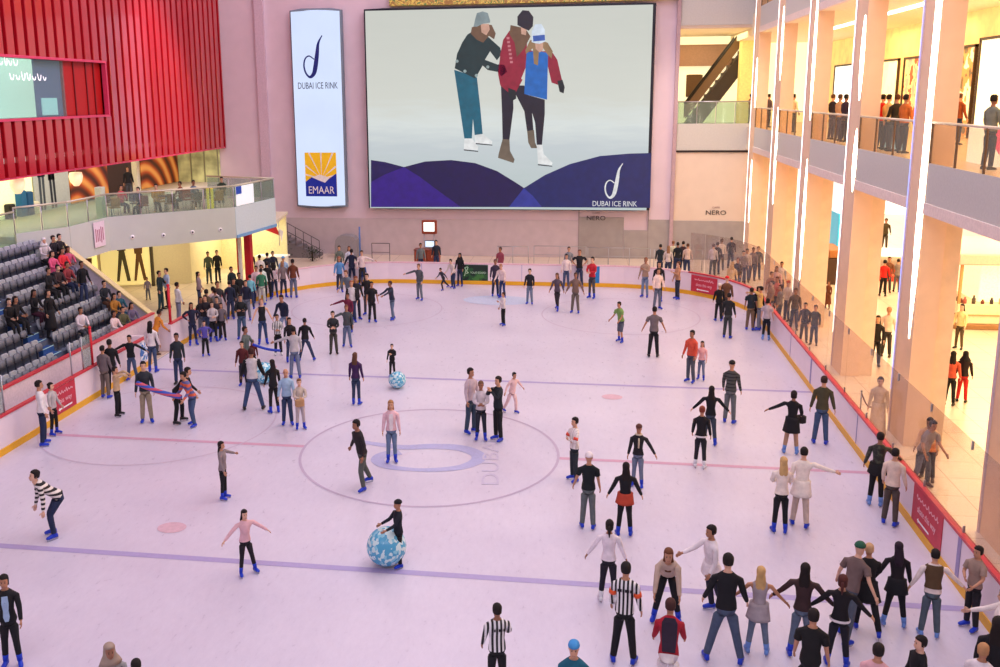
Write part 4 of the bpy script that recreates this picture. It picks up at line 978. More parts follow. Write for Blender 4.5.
b.build('service_counter', None, 'dark brown counter below the blue shop sign', 'counter', loc=(12.0, 48.5, 0))
b = MB(); b.box((0, 0, 0), (.1, 6, 2.9), blotch((250, 214, 120), (206, 150, 60), (120, 90, 50), 1.5, emit=.7)); b.build('shop_front', None, 'golden ground floor shop wall between the third and fourth pillars', 'shop front', loc=(13.4, 50.5, 2.6))
b = MB(); b.bevbox((-.05, -.9, 0), (.05, .9, 1.5), mat((190, 190, 196), .4), .02); b.build('hanging_sign', None, 'grey rectangular hanging sign above the people near the second pillar', 'sign', loc=(14.2, 44.6, 4.2))
b = MB(); b.bevbox((-.05, -1.0, 0), (.05, 1.0, 1.5), mat((200, 190, 180), .4), .02); b.build('hanging_sign', None, 'grey rectangular hanging sign above the kiosk', 'sign', loc=(17.2, 44.6, 3.6))
# marble wall panels on the walkway: thin seam lines are in the tiled floor
# ---- recess above the back wall at the right: escalator, column, picture
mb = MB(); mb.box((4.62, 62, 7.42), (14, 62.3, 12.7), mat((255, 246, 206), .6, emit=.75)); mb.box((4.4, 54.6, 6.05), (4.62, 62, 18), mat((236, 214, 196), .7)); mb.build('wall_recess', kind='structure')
mb = MB(); mb.box((4.62, 61.6, 10.9), (8.6, 61.9, 12.2), mat((176, 140, 120), .6)); mb.build('trim_4', kind='structure')
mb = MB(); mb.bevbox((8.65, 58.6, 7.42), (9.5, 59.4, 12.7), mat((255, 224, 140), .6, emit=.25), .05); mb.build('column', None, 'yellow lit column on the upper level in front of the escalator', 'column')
root = empty('escalator', (6.0, 60, 7.42), 'dark escalator climbing to the right on the upper level', 'escalator')
E1, E2 = Vector((0, 0, 0)), Vector((4.4, 0, 5.9)); DKE = mat((58, 48, 42), .5)
b = MB(); b.prism([E1+Vector((-.3, -.5, 0)), E1+Vector((.7, -.5, 0)), E2+Vector((.6, -.5, 0)), E2+Vector((-.3, -.5, 0))], (0, 1.2, 0), DKE); b.build('truss', root)
for y in (-.52, .6):
    b = MB(); b.prism([E1+Vector((-.3, y, .3)), E2+Vector((-.5, y, .2)), E2+Vector((-.5, y, 1.1)), E1+Vector((-.3, y, 1.15))], (0, .03, 0), mat((110, 84, 56), .4)); b.build('balustrade', root)
    b = MB(); b.tube([E1+Vector((-.3, y, 1.2)), E2+Vector((-.5, y, 1.15))], .05, mat((30, 26, 26), .4), 8); b.build('handrail', root)
b = MB()
for k in range(14):
    p = E1.lerp(E2, k/14); b.box((p.x-.1, -.4, p.z+.1), (p.x+.3, .5, p.z+.5), mat((90, 80, 72), .5))
b.build('steps', root)
b = MB(); b.bevbox((5.9, 61.9, 9.0), (6.9, 61.98, 10.4), mat((110, 80, 50), .6), .02); b.build('picture', None, 'small brown framed picture on the upper wall left of the escalator', 'picture')
def back_balcony(z, lab, lit):
    r = empty('balcony', (4.75, 53.95, z), lab, 'balcony', 'balconies above the back wall')
    b = MB(); b.box((0, 0, 0), (4.1, .15, 1.45), STEEL); b.build('parapet_panel', r)
    for k in range(4):
        b = MB(); b.box((1.02*k+.03, .04, 1.45), (1.02*k+1.0, .06, 2.6), GB); b.build('glass_pane', r)
        b = MB(); b.box((1.02*k, .02, 1.45), (1.02*k+.03, .08, 2.62), METAL); b.build('post', r)
    b = MB(); b.tube([(0, .05, 2.64), (4.1, .05, 2.64)], .035, METAL, 8); b.build('handrail', r)
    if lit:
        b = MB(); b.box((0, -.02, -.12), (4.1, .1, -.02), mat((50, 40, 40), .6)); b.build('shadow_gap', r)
back_balcony(6.15, 'grey balcony with glass rail above the cream hoarding', True)
back_balcony(12.85, 'grey balcony front at the top above the escalator opening', False)
b = MB(); rnd = random.Random(4)
b.build
# queue posts at the right walkway
for i, (px, py) in enumerate(((859, 425), (877, 430))):
    p = at(px, py); r = empty('rope_post', (p.x+.5*i*0, p.y, 0), 'thin metal rope post on the right walkway, %s of the two' % ('left', 'right')[i], 'post')
    b = MB(); b.tube([(0, 0, 0), (0, 0, .03)], .16, METAL, 12); b.build('base', r)
    b = MB(); b.tube([(0, 0, .03), (0, 0, 1.0)], .022, METAL, 8); b.ball((0, 0, 1.0), .035, METAL); b.build('pole', r)
    if i == 0: pa = p.copy()
b = MB(); pts = [Vector(pa).lerp(p, t)+Vector((0, 0, .95-.35*math.sin(PI*t))) for t in [k/10 for k in range(11)]]; b.tube(pts, .02, mat((120, 70, 60), .6), 6); b.build('queue_rope', None, 'dark sagging rope between the two walkway posts', 'rope')
# ================================================================ LIGHT
def area(name, loc, rot, sx, sy, power, col):
    l = bpy.data.lights.new(name, 'AREA'); l.shape = 'RECTANGLE'; l.size = sx; l.size_y = sy; l.energy = power; l.color = col
    o = bpy.data.objects.new(name, l); COL.objects.link(o); o.location = loc; o.rotation_euler = rot; return o
area('hall_ceiling_light', (-4, 22, 27), (0, 0, 0), 22, 44, 2150, (.93, .9, 1.))
area('hall_front_light', (-4, -2, 22), (math.radians(55), 0, 0), 26, 8, 1700, (.95, .89, 1.))
for y in (21.5, 28.2, 35, 41.6, 48):
    area('gallery_light', (13, y, 12.1), (0, 0, 0), 2, 4, 190, (1., .68, .3))
    area('arcade_light', (17, y, 6.1), (0, 0, 0), 8, 4, 900, (1., .76, .42))
for y in (57, 66): area('arcade_light', (16, y, 6.0), (0, 0, 0), 10, 6, 900, (1., .85, .55))
area('recess_light', (7, 58, 12.6), (0, 0, 0), 4, 5, 220, (1., .8, .45))
area('cafe_light', (-23, 38, 6.8), (0, 0, 0), 2, 14, 160, (1., .86, .6)); area('cafe_light', (-22.4, 50, 6.8), (0, 0, 0), 1.6, 6, 60, (1., .86, .6))
area('shop_light', (-18.2, 46.6, 2.95), (0, 0, 0), 3, 3, 130, (1., .9, .62)); area('shop_light', (-20, 42, 2.9), (0, 0, 0), 3, 2, 60, (1., .88, .6))
area('wall_wash_fill', (-6, 49, 26), (math.radians(-28), 0, 0), 24, 3, 1900, (1., .88, .98))  # unseen area light added to brighten the back wall
# unseen spots added to brighten the red facade, mall side and back corner
def spot(loc, tgt, power, ang_, col, blend=.8):
    l = bpy.data.lights.new('fill_spot', 'SPOT'); l.energy = power; l.spot_size = math.radians(ang_); l.spot_blend = blend; l.color = col; l.shadow_soft_size = .4
    o = bpy.data.objects.new('fill_spot', l); COL.objects.link(o); o.location = loc
    o.rotation_euler = (Vector(tgt)-Vector(loc)).to_track_quat('-Z', 'Y').to_euler()
spot((-9, 40, 25), (-21.5, 45.5, 9), 22000, 26, (1., .85, .88))
spot((-6, 28, 24), (-21.5, 34, 9), 7000, 40, (.7, .4, 1.))
area('hall_side_fill', (5, 26, 26), (0, math.radians(52), 0), 10, 30, 3000, (.97, .9, 1.))  # unseen fill added for bounced light on the left side
for y in (22, 29, 36, 43): spot((2, y-6, 20), (9, y+3.0, 6), 900, 50, (1., .72, .45))
spot((2, 44, 20), (6.8, 54, 3.5), 5000, 40, (1., .86, .74))
w = bpy.data.worlds.new('world'); bpy.context.scene.world = w; w.use_nodes = True
w.node_tree.nodes['Background'].inputs[0].default_value = (.9, .78, .95, 1); w.node_tree.nodes['Background'].inputs[1].default_value = .45
vs = bpy.context.scene.view_settings
vs.view_transform = 'Standard'; vs.look = 'None'; vs.gamma = 1; vs.exposure = 0; vs.use_curve_mapping = False
# ================================================================ PEOPLE
def V3(*a): return Vector(a)
def resample_loop(loop, n): return loop
class Fig:
    """One person, built facing -Y with the left side at +X, feet on z=0."""
    def __init__(s, pose, H, shoes=.06):
        s.H = H; k = H/1.75; s.k = k
        P_ = dict(lean=0, side=0, head=0, turn=0, L=(8, 2, 10, 0), R=(8, 2, 10, 0), LL=(3, 2, 4), LR=(3, 2, 4), sit=False)
        P_.update(pose); s.P = P_
        lean, sd = math.radians(P_['lean']), math.radians(P_['side'])
        hip = V3(0, 0, 0)
        s.rot = Matrix.Rotation(lean, 3, 'X') @ Matrix.Rotation(sd, 3, 'Y')    # forward lean is towards -Y
        T = lambda x, y, z: s.rot @ V3(x, y, z)*k
        s.T = T
        s.legs = []
        for sg, g in ((1, P_['LL']), (-1, P_['LR'])):
            ab, fl, kn = [math.radians(v) for v in g[:3]]
            ab *= .72; h = V3(sg*.072*k, 0, -.03*k)
            d1 = V3(sg*math.sin(ab)*math.cos(fl), -math.sin(fl)*math.cos(ab), -math.cos(ab)*math.cos(fl)).normalized()
            f2 = fl-kn
            d2 = V3(sg*math.sin(ab)*math.cos(f2), -math.sin(f2)*math.cos(ab), -math.cos(ab)*math.cos(f2)).normalized()
            kp = h+d1*.41*k; an = kp+d2*.40*k
            s.legs.append((h, kp, an, d1, d2, sg))
        low = min(l[2].z for l in s.legs)
        s.sole = shoes
        s.z0 = -low+(.075*k+s.sole)
        if P_.get('drop') is not None: s.z0 = P_['drop']
        s.arms = []
        for sg, g in ((1, P_['L']), (-1, P_['R'])):
            ab, fl, el, inn = [math.radians(v) for v in g]
            sh = T(sg*.162, 0, .512)
            up = V3(sg*math.sin(ab)*math.cos(fl), -math.sin(fl)*math.cos(ab) if ab < 1.2 else -math.sin(fl), -math.cos(ab)*math.cos(fl)).normalized()
            up = (s.rot @ up) if P_['lean'] < 25 else up
            ref = V3(-sg*math.sin(inn), -math.cos(inn), 0)
            if ab > 1.0 and fl < .6: ref = V3(-sg*math.sin(inn), -math.cos(inn), .2)
            pr = (ref-up*ref.dot(up))
            pr = pr.normalized() if pr.length > 1e-3 else V3(0, 0, 1)
            fo = up*math.cos(el)+pr*math.sin(el)
            e = sh+up*.285*k; w = e+fo*.25*k
            s.arms.append((sh, e, w, up, fo, sg, pr))
        s.up = s.rot @ V3(0, 0, 1)
    def Z(s, v): return v+V3(0, 0, s.z0)
    def torso(s, infl=0., zr=None, flare=0.):
        k = s.k; T = s.T
        prof = [(-.085, .125, .095, .005), (0, .158, .112, .008), (.09, .150, .105, .0), (.19, .128, .092, -.004), (.29, .140, .1, -.01), (.375, .158, .112, -.008), (.45, .166, .105, 0.), (.515, .160, .085, .008), (.548, .112, .07, .012), (.575, .066, .060, .014)]
        if s.P.get('girl'): prof = [(a, b*(1.0 if i in (0, 1) else .9), c*(1.0 if i != 4 and i != 5 else 1.03), d) for i, (a, b, c, d) in enumerate(prof)]
        prof = [(a, b*.9, c*.92, d) for a, b, c, d in prof]
        rings = []
        for i, (z, w, d, yo) in enumerate(prof):
            if zr and not (zr[0] <= z <= zr[1]+.03): continue
            w += infl; d += infl
            if flare and z < .1: w += flare; d += flare
            R_ = [] 
            for q in range(12):
                a = 2*PI*q/12
                f = .35 if z < 0 else 1
                base = T(w*math.cos(a), yo-d*math.sin(a), z) if z > -.01 else V3(w*math.cos(a), yo-d*math.sin(a), z)*k
                R_.append(base)
            rings.append((z, R_))
        return rings
    def limb(s, start, pts, rad, m, mb, n=8, base_idx=None, flat=None):
        """start: list of n verts (or None); pts centres, rad radii"""
        prev = None; rings = []
        for i, p in enumerate(pts):
            a = pts[max(i-1, 0)]; b = pts[min(i+1, len(pts)-1)]
            t = (b-a).normalized()
            if prev is None:
                rf = V3(1, 0, 0) if abs(t.x) < .8 else V3(0, 0, 1)
                prev = (rf-t*rf.dot(t)).normalized()
            u = (prev-t*prev.dot(t)).normalized(); prev = u; w = t.cross(u)
            r = rad[i]; r = r if isinstance(r, tuple) else (r, r)
            rings.append([p+u*r[0]*math.cos(2*PI*q/n)+w*r[1]*math.sin(2*PI*q/n) for q in range(n)])
        b0 = len(mb.v)
        if start is not None:
            P0 = [Vector(mb.v[i]) for i in start]
            best = None
            for rev in (0, 1):
                for sh in range(n):
                    cand = [rings[0][(sh+(q if not rev else -q)) % n] for q in range(n)]
                    dd = sum((cand[q]-(P0[q])).length for q in range(n))
                    if best is None or dd < best[0]: best = (dd, rev, sh)
            _, rev, sh = best
            rings = [[r[(sh+(q if not rev else -q)) % n] for q in range(n)] for r in rings]
        for r in rings: mb.v += [tuple(p) for p in r]
        idx = [[b0+i*n+q for q in range(n)] for i in range(len(rings))]
        if start is not None: idx = [list(start)]+idx
        for i in range(len(idx)-1):
            for q in range(n):
                q2 = (q+1) % n; mb.face([idx[i][q], idx[i][q2], idx[i+1][q2], idx[i+1][q]], m, True)
        return idx[-1]
    def shell(s, mb, m, infl, zr=None, arms=None, legs=None, flare=0., legw=0., head=False, skin=None, open_bottom=True, bell=0.):
        """continuous torso with arms and legs grown from holes"""
        k = s.k; rings = s.torso(infl, zr, flare); n = 12
        b0 = len(mb.v); zs = [z for z, _ in rings]
        for z, r in rings: mb.v += [tuple(s.Z(p)) for p in r]
        I = lambda i, q: b0+i*n+q % n
        ai = zs.index(.375) if arms is not None and .375 in zs else None
        holes = set()
        if ai is not None:
            for c0 in (11, 5):
                for r in (ai, ai+1):
                    for c in (c0, (c0+1) % 12): holes.add((r, c))
        for i in range(len(rings)-1):
            for q in range(n):
                if (i, q) in holes: continue
                mb.face([I(i, q), I(i, q+1), I(i+1, q+1), I(i+1, q)], m, True)
        if ai is not None:
            for arm in s.arms:
                sg = arm[5]; c = 0 if sg > 0 else 6
                j = ai
                loop = [I(j, c-1), I(j, c), I(j, c+1), I(j+1, c+1), I(j+2, c+1), I(j+2, c), I(j+2, c-1), I(j+1, c-1)]
                sh, e, w = [s.Z(v) for v in arm[:3]]; up, fo = arm[3], arm[4]
                sh0 = sh+up*.03*k
                if arms == 'long' or arms == 'body':
                    r_ = (.043+infl, .038+infl*.9, .036+infl*.9, .033+infl*.8, .028+infl*.8, .024+infl*.6)
                    pts = [sh0+up*.03*k, sh.lerp(e, .5), e-up*.03*k, e+fo*.03*k, e.lerp(w, .6), w-(fo*.01*k if arms == 'long' else V3(0, 0, 0))]
                else:
                    r_ = (.05+infl, .046+infl, .046+infl); pts = [sh0+up*.03*k, sh.lerp(e, .4), sh.lerp(e, .72)]
                end = s.limb(loop, pts, [v*k for v in r_], m, mb)
                if arms == 'body': s.hand(mb, end, arm, m)
        if legs:
            # split the bottom ring for the two legs
            cr = len(mb.v); c = sum((Vector(mb.v[I(0, q)]) for q in (3, 9)), Vector())/2
            mb.v.append(tuple(c+V3(0, 0, -.02*k)))
            for leg, loopq in ((s.legs[0], [9, 10, 11, 0, 1, 2, 3]), (s.legs[1], [3, 4, 5, 6, 7, 8, 9])):
                loop = [I(0, q) for q in loopq]+[cr]
                h, kp, an, d1, d2, sg = leg; h, kp, an = s.Z(h), s.Z(kp), s.Z(an)
                L = legs
                r_ = (.073+infl, .060+infl+legw*.5, .048+infl+legw, .046+infl+legw, .044+infl+legw, .035+infl+legw+bell)
                pts = [h+d1*.12*k, h.lerp(kp, .62), kp-d1*.03*k, kp+d2*.03*k, kp.lerp(an, .42), kp.lerp(an, .96)]
                cut = {'full': 6, 'knee': 4, 'short': 3, 'body': 6}[L]
                end = s.limb(loop, pts[:cut], [v*k for v in r_[:cut]], m, mb)
                if L == 'body':
                    mb.face(end, m, True)
        return I, len(rings)
    def hand(s, mb, end, arm, m):
        k = s.k; sh, e, w, up, fo, sg, pr = arm; w = s.Z(w)
        inward = V3(-sg, 0, 0); nrm = (inward-fo*inward.dot(fo))      # palm normal
        if nrm.length < .2: nrm = pr
        nrm.normalize(); wd = fo.cross(nrm).normalized()
        if wd.y > 0: wd = -wd                                          # thumb side faces forward
        rings = []
        for d, a, b in ((.02, .026, .016), (.05, .038, .017), (.085, .037, .014)):
            rings.append([w+fo*d*k+wd*a*k*math.cos(2*PI*q/8)+nrm*b*k*math.sin(2*PI*q/8) for q in range(8)])
        P0 = [Vector(mb.v[i]) for i in end]; best = None
        for rev in (0, 1):
            for sft in range(8):
                dd = sum((rings[0][(sft+(q if not rev else -q)) % 8]-P0[q]).length for q in range(8))
                if best is None or dd < best[0]: best = (dd, rev, sft)
        _, rev, sft = best; b0 = len(mb.v)
        for r in rings: mb.v += [tuple(r[(sft+(q if not rev else -q)) % 8]) for q in range(8)]
        idx = [list(end)]+[[b0+i*8+q for q in range(8)] for i in range(3)]
        for i in range(3):
            for q in range(8): mb.face([idx[i][q], idx[i][(q+1) % 8], idx[i+1][(q+1) % 8], idx[i+1][q]], m, True)
        mb.face(idx[-1], m, True)
        curl = nrm*.35
        for j, (off, ln) in enumerate(((.027, .062), (.009, .072), (-.009, .068), (-.026, .052))):
            a = w+fo*.075*k+wd*off*k; b = a+(fo+curl*.5).normalized()*ln*.55*k; c = b+(fo+curl*2.2).normalized()*ln*.5*k
            mb.tube([a, b, c], [.0095*k, .009*k, .007*k], m, 5)
        a = w+fo*.03*k+wd*.03*k; b = a+(fo*.6+wd*.8+nrm*.2).normalized()*.04*k; c = b+(fo+nrm*.4).normalized()*.03*k
        mb.tube([a, b, c], [.012*k, .0105*k, .008*k], m, 5)
    def headframe(s):
        k = s.k; nk = s.Z(s.T(0, .012, .565))
        hl = math.radians(s.P['lean']*.45+s.P['head'])
        if s.P['lean'] > 30: hl = math.radians(s.P['lean']*.4+s.P['head'])
        hr = Matrix.Rotation(math.radians(s.P['turn']), 3, 'Z') @ Matrix.Rotation(hl, 3, 'X')
        c = nk+s.up*.035*k+hr @ V3(0, -.012*k, .135*k)
        return nk, c, hr
    def body(s, skin, legcol=None):
        k = s.k; mb = MB()
        I, nr = s.shell(mb, skin, 0, None, arms='body', legs='body')
        nk, c, hr = s.headframe()
        # neck and head grow out of the top ring
        top = [I(nr-1, q) for q in range(12)]
        H = lambda x, y, z: c+hr @ (V3(x*.94, y*.94, z*.96)*k)
        prof = [None, (-.115, .050, .055, .012), (-.105, .056, .07, -.012), (-.075, .062, .084, -.012), (-.035, .070, .09, -.006), (0., .074, .094, 0.), (.04, .075, .096, .004), (.075, .068, .088, .008), (.1, .048, .062, .01), (.112, .02, .028, .01)]
        rings = [[nk+s.up*.03*k+V3(.05*math.cos(2*PI*q/12), -.054*math.sin(2*PI*q/12), 0)*k for q in range(12)]]
        for z, w, d, yo in prof[1:]:
            r = []
            for q in range(12):
                a = 2*PI*q/12; x = w*math.cos(a); y = yo-d*math.sin(a)
                if q == 3:
                    if z == -.035: y -= .022          # nose tip
                    if z == 0.: y -= .004
                    if z == -.075: y -= .002
                    if z == -.105: y -= .006
                if q in (2, 4) and z == 0.: y += .007   # eye sockets
                r.append(H(x, y, z))
            rings.append(r)
        b0 = len(mb.v)
        for r in rings: mb.v += [tuple(p) for p in r]
        idx = [top]+[[b0+i*12+q for q in range(12)] for i in range(len(rings))]
        for i in range(len(idx)-1):
            for q in range(12): mb.face([idx[i][q], idx[i][(q+1) % 12], idx[i+1][(q+1) % 12], idx[i+1][q]], skin, True)
        mb.face(idx[-1], skin, True)
        EYE = mat((40, 28, 24), .3); LIP = mat((150, 74, 70), .5)
        for sg in (-1, 1):
            mb.tube([H(sg*.030, -.084, .006), H(sg*.030, -.0925, .004)], [.0105*k, .008*k], EYE, 6)
            mb.loft([[H(sg*x, y, z) for x, y, z in ((.069, -.006, .018), (.086, .014, .022), (.086, .018, -.02), (.070, .004, -.034))], [H(sg*x, y+.012, z) for x, y, z in ((.069, -.006, .018), (.082, .014, .018), (.082, .018, -.016), (.070, .004, -.034))]], skin, smooth=True)
            mb.poly([H(sg*.014, -.096, .028), H(sg*.046, -.086, .028), H(sg*.046, -.087, .034), H(sg*.014, -.098, .034)], EYE)
        mb.poly([H(-.024, -.096, -.066), H(.024, -.096, -.066), H(.018, -.096, -.076), H(-.018, -.096, -.076)], LIP)
        return mb
    def hair(s, kind, m):
        k = s.k; mb = MB(); nk, c, hr = s.headframe()
        H = lambda x, y, z: c+hr @ (V3(x*.94, y*.94, z*.96)*k)
        cover = kind in ('hat', 'cap', 'scarf', 'hood')
        g = .012 if not cover else .018
        rings = []
        lowz = {'short': -.05, 'hat': .02, 'cap': .02}.get(kind, -.09)
        prof = [(lowz, .070, .086), (-.02 if lowz < -.02 else lowz+.01, .075, .093), (.035, .078, .098), (.07, .073, .092), (.098, .056, .072), (.122, .026, .034)]
        if kind == 'bald': return None
        for z, w, d in prof:
            r = []
            for q in range(12):
                a = 2*PI*q/12; ww = w+g; dd = d+g
                x = ww*math.cos(a); y = .01-dd*math.sin(a)
                zz = z+(.012 if cover else .01)
                front = math.sin(a)
                if not (kind in ('hat', 'cap')) and z < .06 and front > .2: y = .01-(d-.035)*math.sin(a); x *= .8 if front > .6 else .93
                if kind in ('hat', 'cap') and z < .03 and front > .3: zz = max(zz, .045)
                r.append(H(x, y, zz))
            rings.append(r)
        mb.loft(rings, m, cap=(False, True))
        if kind == 'cap':
            mb.loft([[H(x, y, z) for x, y in ((-.06, -.08), (-.05, -.13), (0, -.155), (.05, -.13), (.06, -.08))] for z in (.045, .058)], m, smooth=False)
        if kind in ('long', 'scarf', 'hood'):
            rr = []
            dn = s.rot @ V3(0, 0, -1)
            lean = s.P['lean']
            seq = [(0., .07, .045, .055), (.09, .084, .042, .055), (.19, .095, .034, .075), (.30, .088, .026, .085), (.40, .05, .016, .085)] if kind == 'long' else [(0., .088, .07, .03), (.09, .1, .085, .025), (.17, .15, .11, .01), (.24, .18, .12, .01)]
            for t, w, d, yo in seq:
                if kind == 'long' and lean > 25: base = H(0, yo, .03)+V3(0, 0, -t*k)
                else: base = H(0, .0, .03)+dn*t*k+(s.rot @ V3(0, yo, 0))*k*(1 if t else 1)
                rr.append([base+(hr @ V3(w*math.cos(2*PI*q/10), -d*math.sin(2*PI*q/10), 0))*k for q in range(10)])
            mb.loft(rr, m, cap=(True, True))
        if kind == 'pony':
            a = H(0, .1, .03); mb.tube([a, a+V3(0, .05, -.02)*k, a+V3(0, .06, -.14)*k, a+V3(0, .03, -.24)*k], [.02*k, .03*k, .025*k, .006*k], m, 7)
        if kind == 'bun': mb.ball(H(0, .1, .05), .04*k, m, 8, 6)
        return mb
    def skirt(s, m, z1, infl=.03, top=.12):
        """robe or skirt: z1 = how far below the hip it reaches (m)"""
        k = s.k; mb = MB(); rings = []
        sp = max(.0, (s.legs[0][2]-s.legs[1][2]).length/k-.2)
        ky = (s.legs[0][1].y+s.legs[1][1].y)/2; ay = (s.legs[0][2].y+s.legs[1][2].y)/2
        ax = (s.legs[0][2].x+s.legs[1][2].x)/2
        for i in range(7):
            t = i/6; z = top-(z1+top)*t
            w = .15+infl+(.03+sp*.45*min(1, z1/.8))*max(0, t-.15)*1.2; d = .105+infl+.07*t
            yo = 0 if z > 0 else (ky*(-z/.41) if z > -.41 else ky+(ay-ky)*min(1, (-z-.41)/.4))/k
            xo = 0 if z > 0 else ax/k*min(1, -z/.8)
            rr = []
            for q in range(14):
                a = 2*PI*q/14; pl_ = 1+.05*math.cos(a*5)*t
                v = V3(xo+w*pl_*math.cos(a), yo-d*pl_*math.sin(a), z)*k
                rr.append(s.Z(s.rot @ v if z > 0 else v))
            rings.append(rr)
        mb.loft(rings, m, cap=(True, True)); return mb
    def foot(s, side, m, skate, blade):
        k = s.k; h, kp, an, d1, d2, sg = s.legs[side]; an = s.Z(an)
        f = V3(sg*.22, -1, 0).normalized(); tilt = 0
        if s.P.get('toe'): f = V3(sg*.5, -1, 0).normalized()
        w = V3(-f.y, f.x, 0); up = V3(0, 0, 1); sole = an-up*.075*k
        mb = MB(); rr = []
        for d, wd, ht in ((-.075, .026, .06), (-.055, .036, .085), (0, .038, .095), (.05, .04, .075), (.11, .044, .055), (.15, .036, .045), (.17, .018, .03)):
            b = sole+f*d*k
            rr.append([b-w*wd*k, b-w*wd*k+up*ht*.6*k, b-w*wd*.5*k+up*ht*k, b+w*wd*.5*k+up*ht*k, b+w*wd*k+up*ht*.6*k, b+w*wd*k])
        mb.loft(rr, m)
        if skate:
            mb.tube([an-up*.01*k, an-d2*.07*k, an-d2*.13*k], [.05*k, .052*k, .056*k], m, 8)
        mb2 = None
        if skate:
            mb2 = MB(); S_ = s.sole
            q = [(-.085, 0), (-.08, -.6), (-.07, -1), (.13, -1), (.165, -.75), (.16, 0), (.11, 0), (.09, -.55), (-.03, -.55), (-.045, 0)]
            a = [sole+f*x*k+up*z*S_-w*.005 for x, z in q]
            # solid blade profile, as quads
            for i0, i1, i2, i3 in ((0, 1, 8, 9), (1, 2, 3, 8), (8, 3, 7, 8), (7, 3, 4, 6), (6, 4, 5, 5)):
                pass
            ww = w*.012
            def slab(ids):
                pts_ = [a[i] for i in ids]; mb2.hexa(pts_, [p+ww for p in pts_], blade)
            slab([0, 1, 8, 9]); slab([1, 2, 3, 8]); slab([8, 3, 7]); slab([7, 3, 4, 5, 6])
        return mb, mb2
SKINS = [(214, 162, 132), (198, 144, 114), (226, 178, 152), (184, 130, 100), (160, 110, 86)]
POSES = {
 'stand': {},
 'relax': dict(L=(10, 8, 22, 10), R=(10, 2, 16, 0), LL=(5, 4, 8), LR=(5, -2, 4)),
 'walk': dict(L=(12, -22, 20, 0), R=(12, 22, 25, 0), LL=(4, 22, 12), LR=(4, -16, 12), lean=6),
 'glide': dict(L=(24, 8, 30, 0), R=(28, -6, 22, 0), LL=(8, 16, 22), LR=(12, -18, 10), lean=12),
 'stride': dict(L=(30, -20, 20, 0), R=(30, 25, 30, 0), LL=(6, 30, 40), LR=(10, -34, 14), lean=22),
 'wide': dict(L=(18, 10, 25, 0), R=(18, 10, 25, 0), LL=(18, 4, 6), LR=(18, 2, 4), lean=5),
 'armsout': dict(L=(62, 8, 14, 0), R=(62, 8, 14, 0), LL=(11, 6, 10), LR=(11, -4, 6), lean=5),
 'chain': dict(L=(40, 5, 14, 0), R=(40, 5, 14, 0), LL=(9, 2, 6), LR=(9, 2, 6)),
 'armsdown_out': dict(L=(24, 5, 12, 0), R=(24, 5, 12, 0), LL=(7, 2, 6), LR=(7, 2, 6)),
 'Lout': dict(L=(70, 10, 10, 0), R=(12, 5, 30, 10), LL=(7, 4, 8), LR=(7, -6, 6), lean=4),
 'Rout': dict(L=(12, 5, 30, 10), R=(70, 10, 10, 0), LL=(7, 4, 8), LR=(7, -6, 6), lean=4),
 'Rout2': dict(L=(60, 30, 8, 0), R=(10, 5, 20, 0), LL=(2, 2, 4), LR=(2, 0, 4)),
 'Lout2': dict(L=(14, 5, 20, 0), R=(42, 20, 30, 0), LL=(5, 2, 4), LR=(5, 2, 4)),
 'hips': dict(L=(46, -18, 95, 70), R=(46, -18, 95, 70), LL=(6, 2, 4), LR=(6, 2, 4)),
 'front': dict(L=(10, 18, 80, 50), R=(10, 18, 80, 50), LL=(5, 3, 6), LR=(5, 0, 4)),
 'cross': dict(L=(14, 24, 95, 80), R=(14, 20, 95, 80), LL=(6, 2, 4), LR=(6, 0, 4)),
 'reach': dict(L=(8, 66, 12, 0), R=(8, 60, 16, 0), LL=(5, 8, 10), LR=(5, -6, 8), lean=8),
 'face': dict(L=(14, 50, 110, 20), R=(14, 50, 110, 20), LL=(5, 3, 6), LR=(5, 0, 4)),
 'phone': dict(L=(10, 30, 100, 40), R=(10, 4, 12, 0), LL=(5, 3, 6), LR=(5, 0, 4)),
 'bent': dict(lean=52, head=-30, L=(8, 4, 22, 0), R=(8, 8, 20, 0), LL=(9, 34, 40), LR=(9, 28, 34)),
 'bentback': dict(lean=38, head=-10, L=(10, 14, 30, 0), R=(10, 20, 25, 0), LL=(8, 18, 22), LR=(8, 4, 12)),
 'leanf': dict(lean=22, L=(14, 34, 35, 0), R=(14, 30, 35, 0), LL=(7, 14, 20), LR=(7, 2, 14)),
 'sit': dict(L=(10, 28, 60, 30), R=(10, 28, 60, 30), LL=(8, 84, 84), LR=(8, 84, 84), lean=6, seated=1),
 'raise': dict(L=(20, 120, 50, 20), R=(20, 110, 60, 20), LL=(5, 3, 6), LR=(5, 0, 4)),
}
PN = 0
PLACED = []
def rink_dist(x, y):
    """signed distance to the boards, positive on the ice"""
    d = min(x-XL, XR-x)
    if y < YF-RC: return d, ((1, 0) if x-XL < XR-x else (-1, 0))
    cx = min(max(x, XL+RC), XR-RC); dx, dy = x-cx, y-(YF-RC); r = math.hypot(dx, dy) or 1e-6
    return RC-r, (-dx/r, -dy/r)
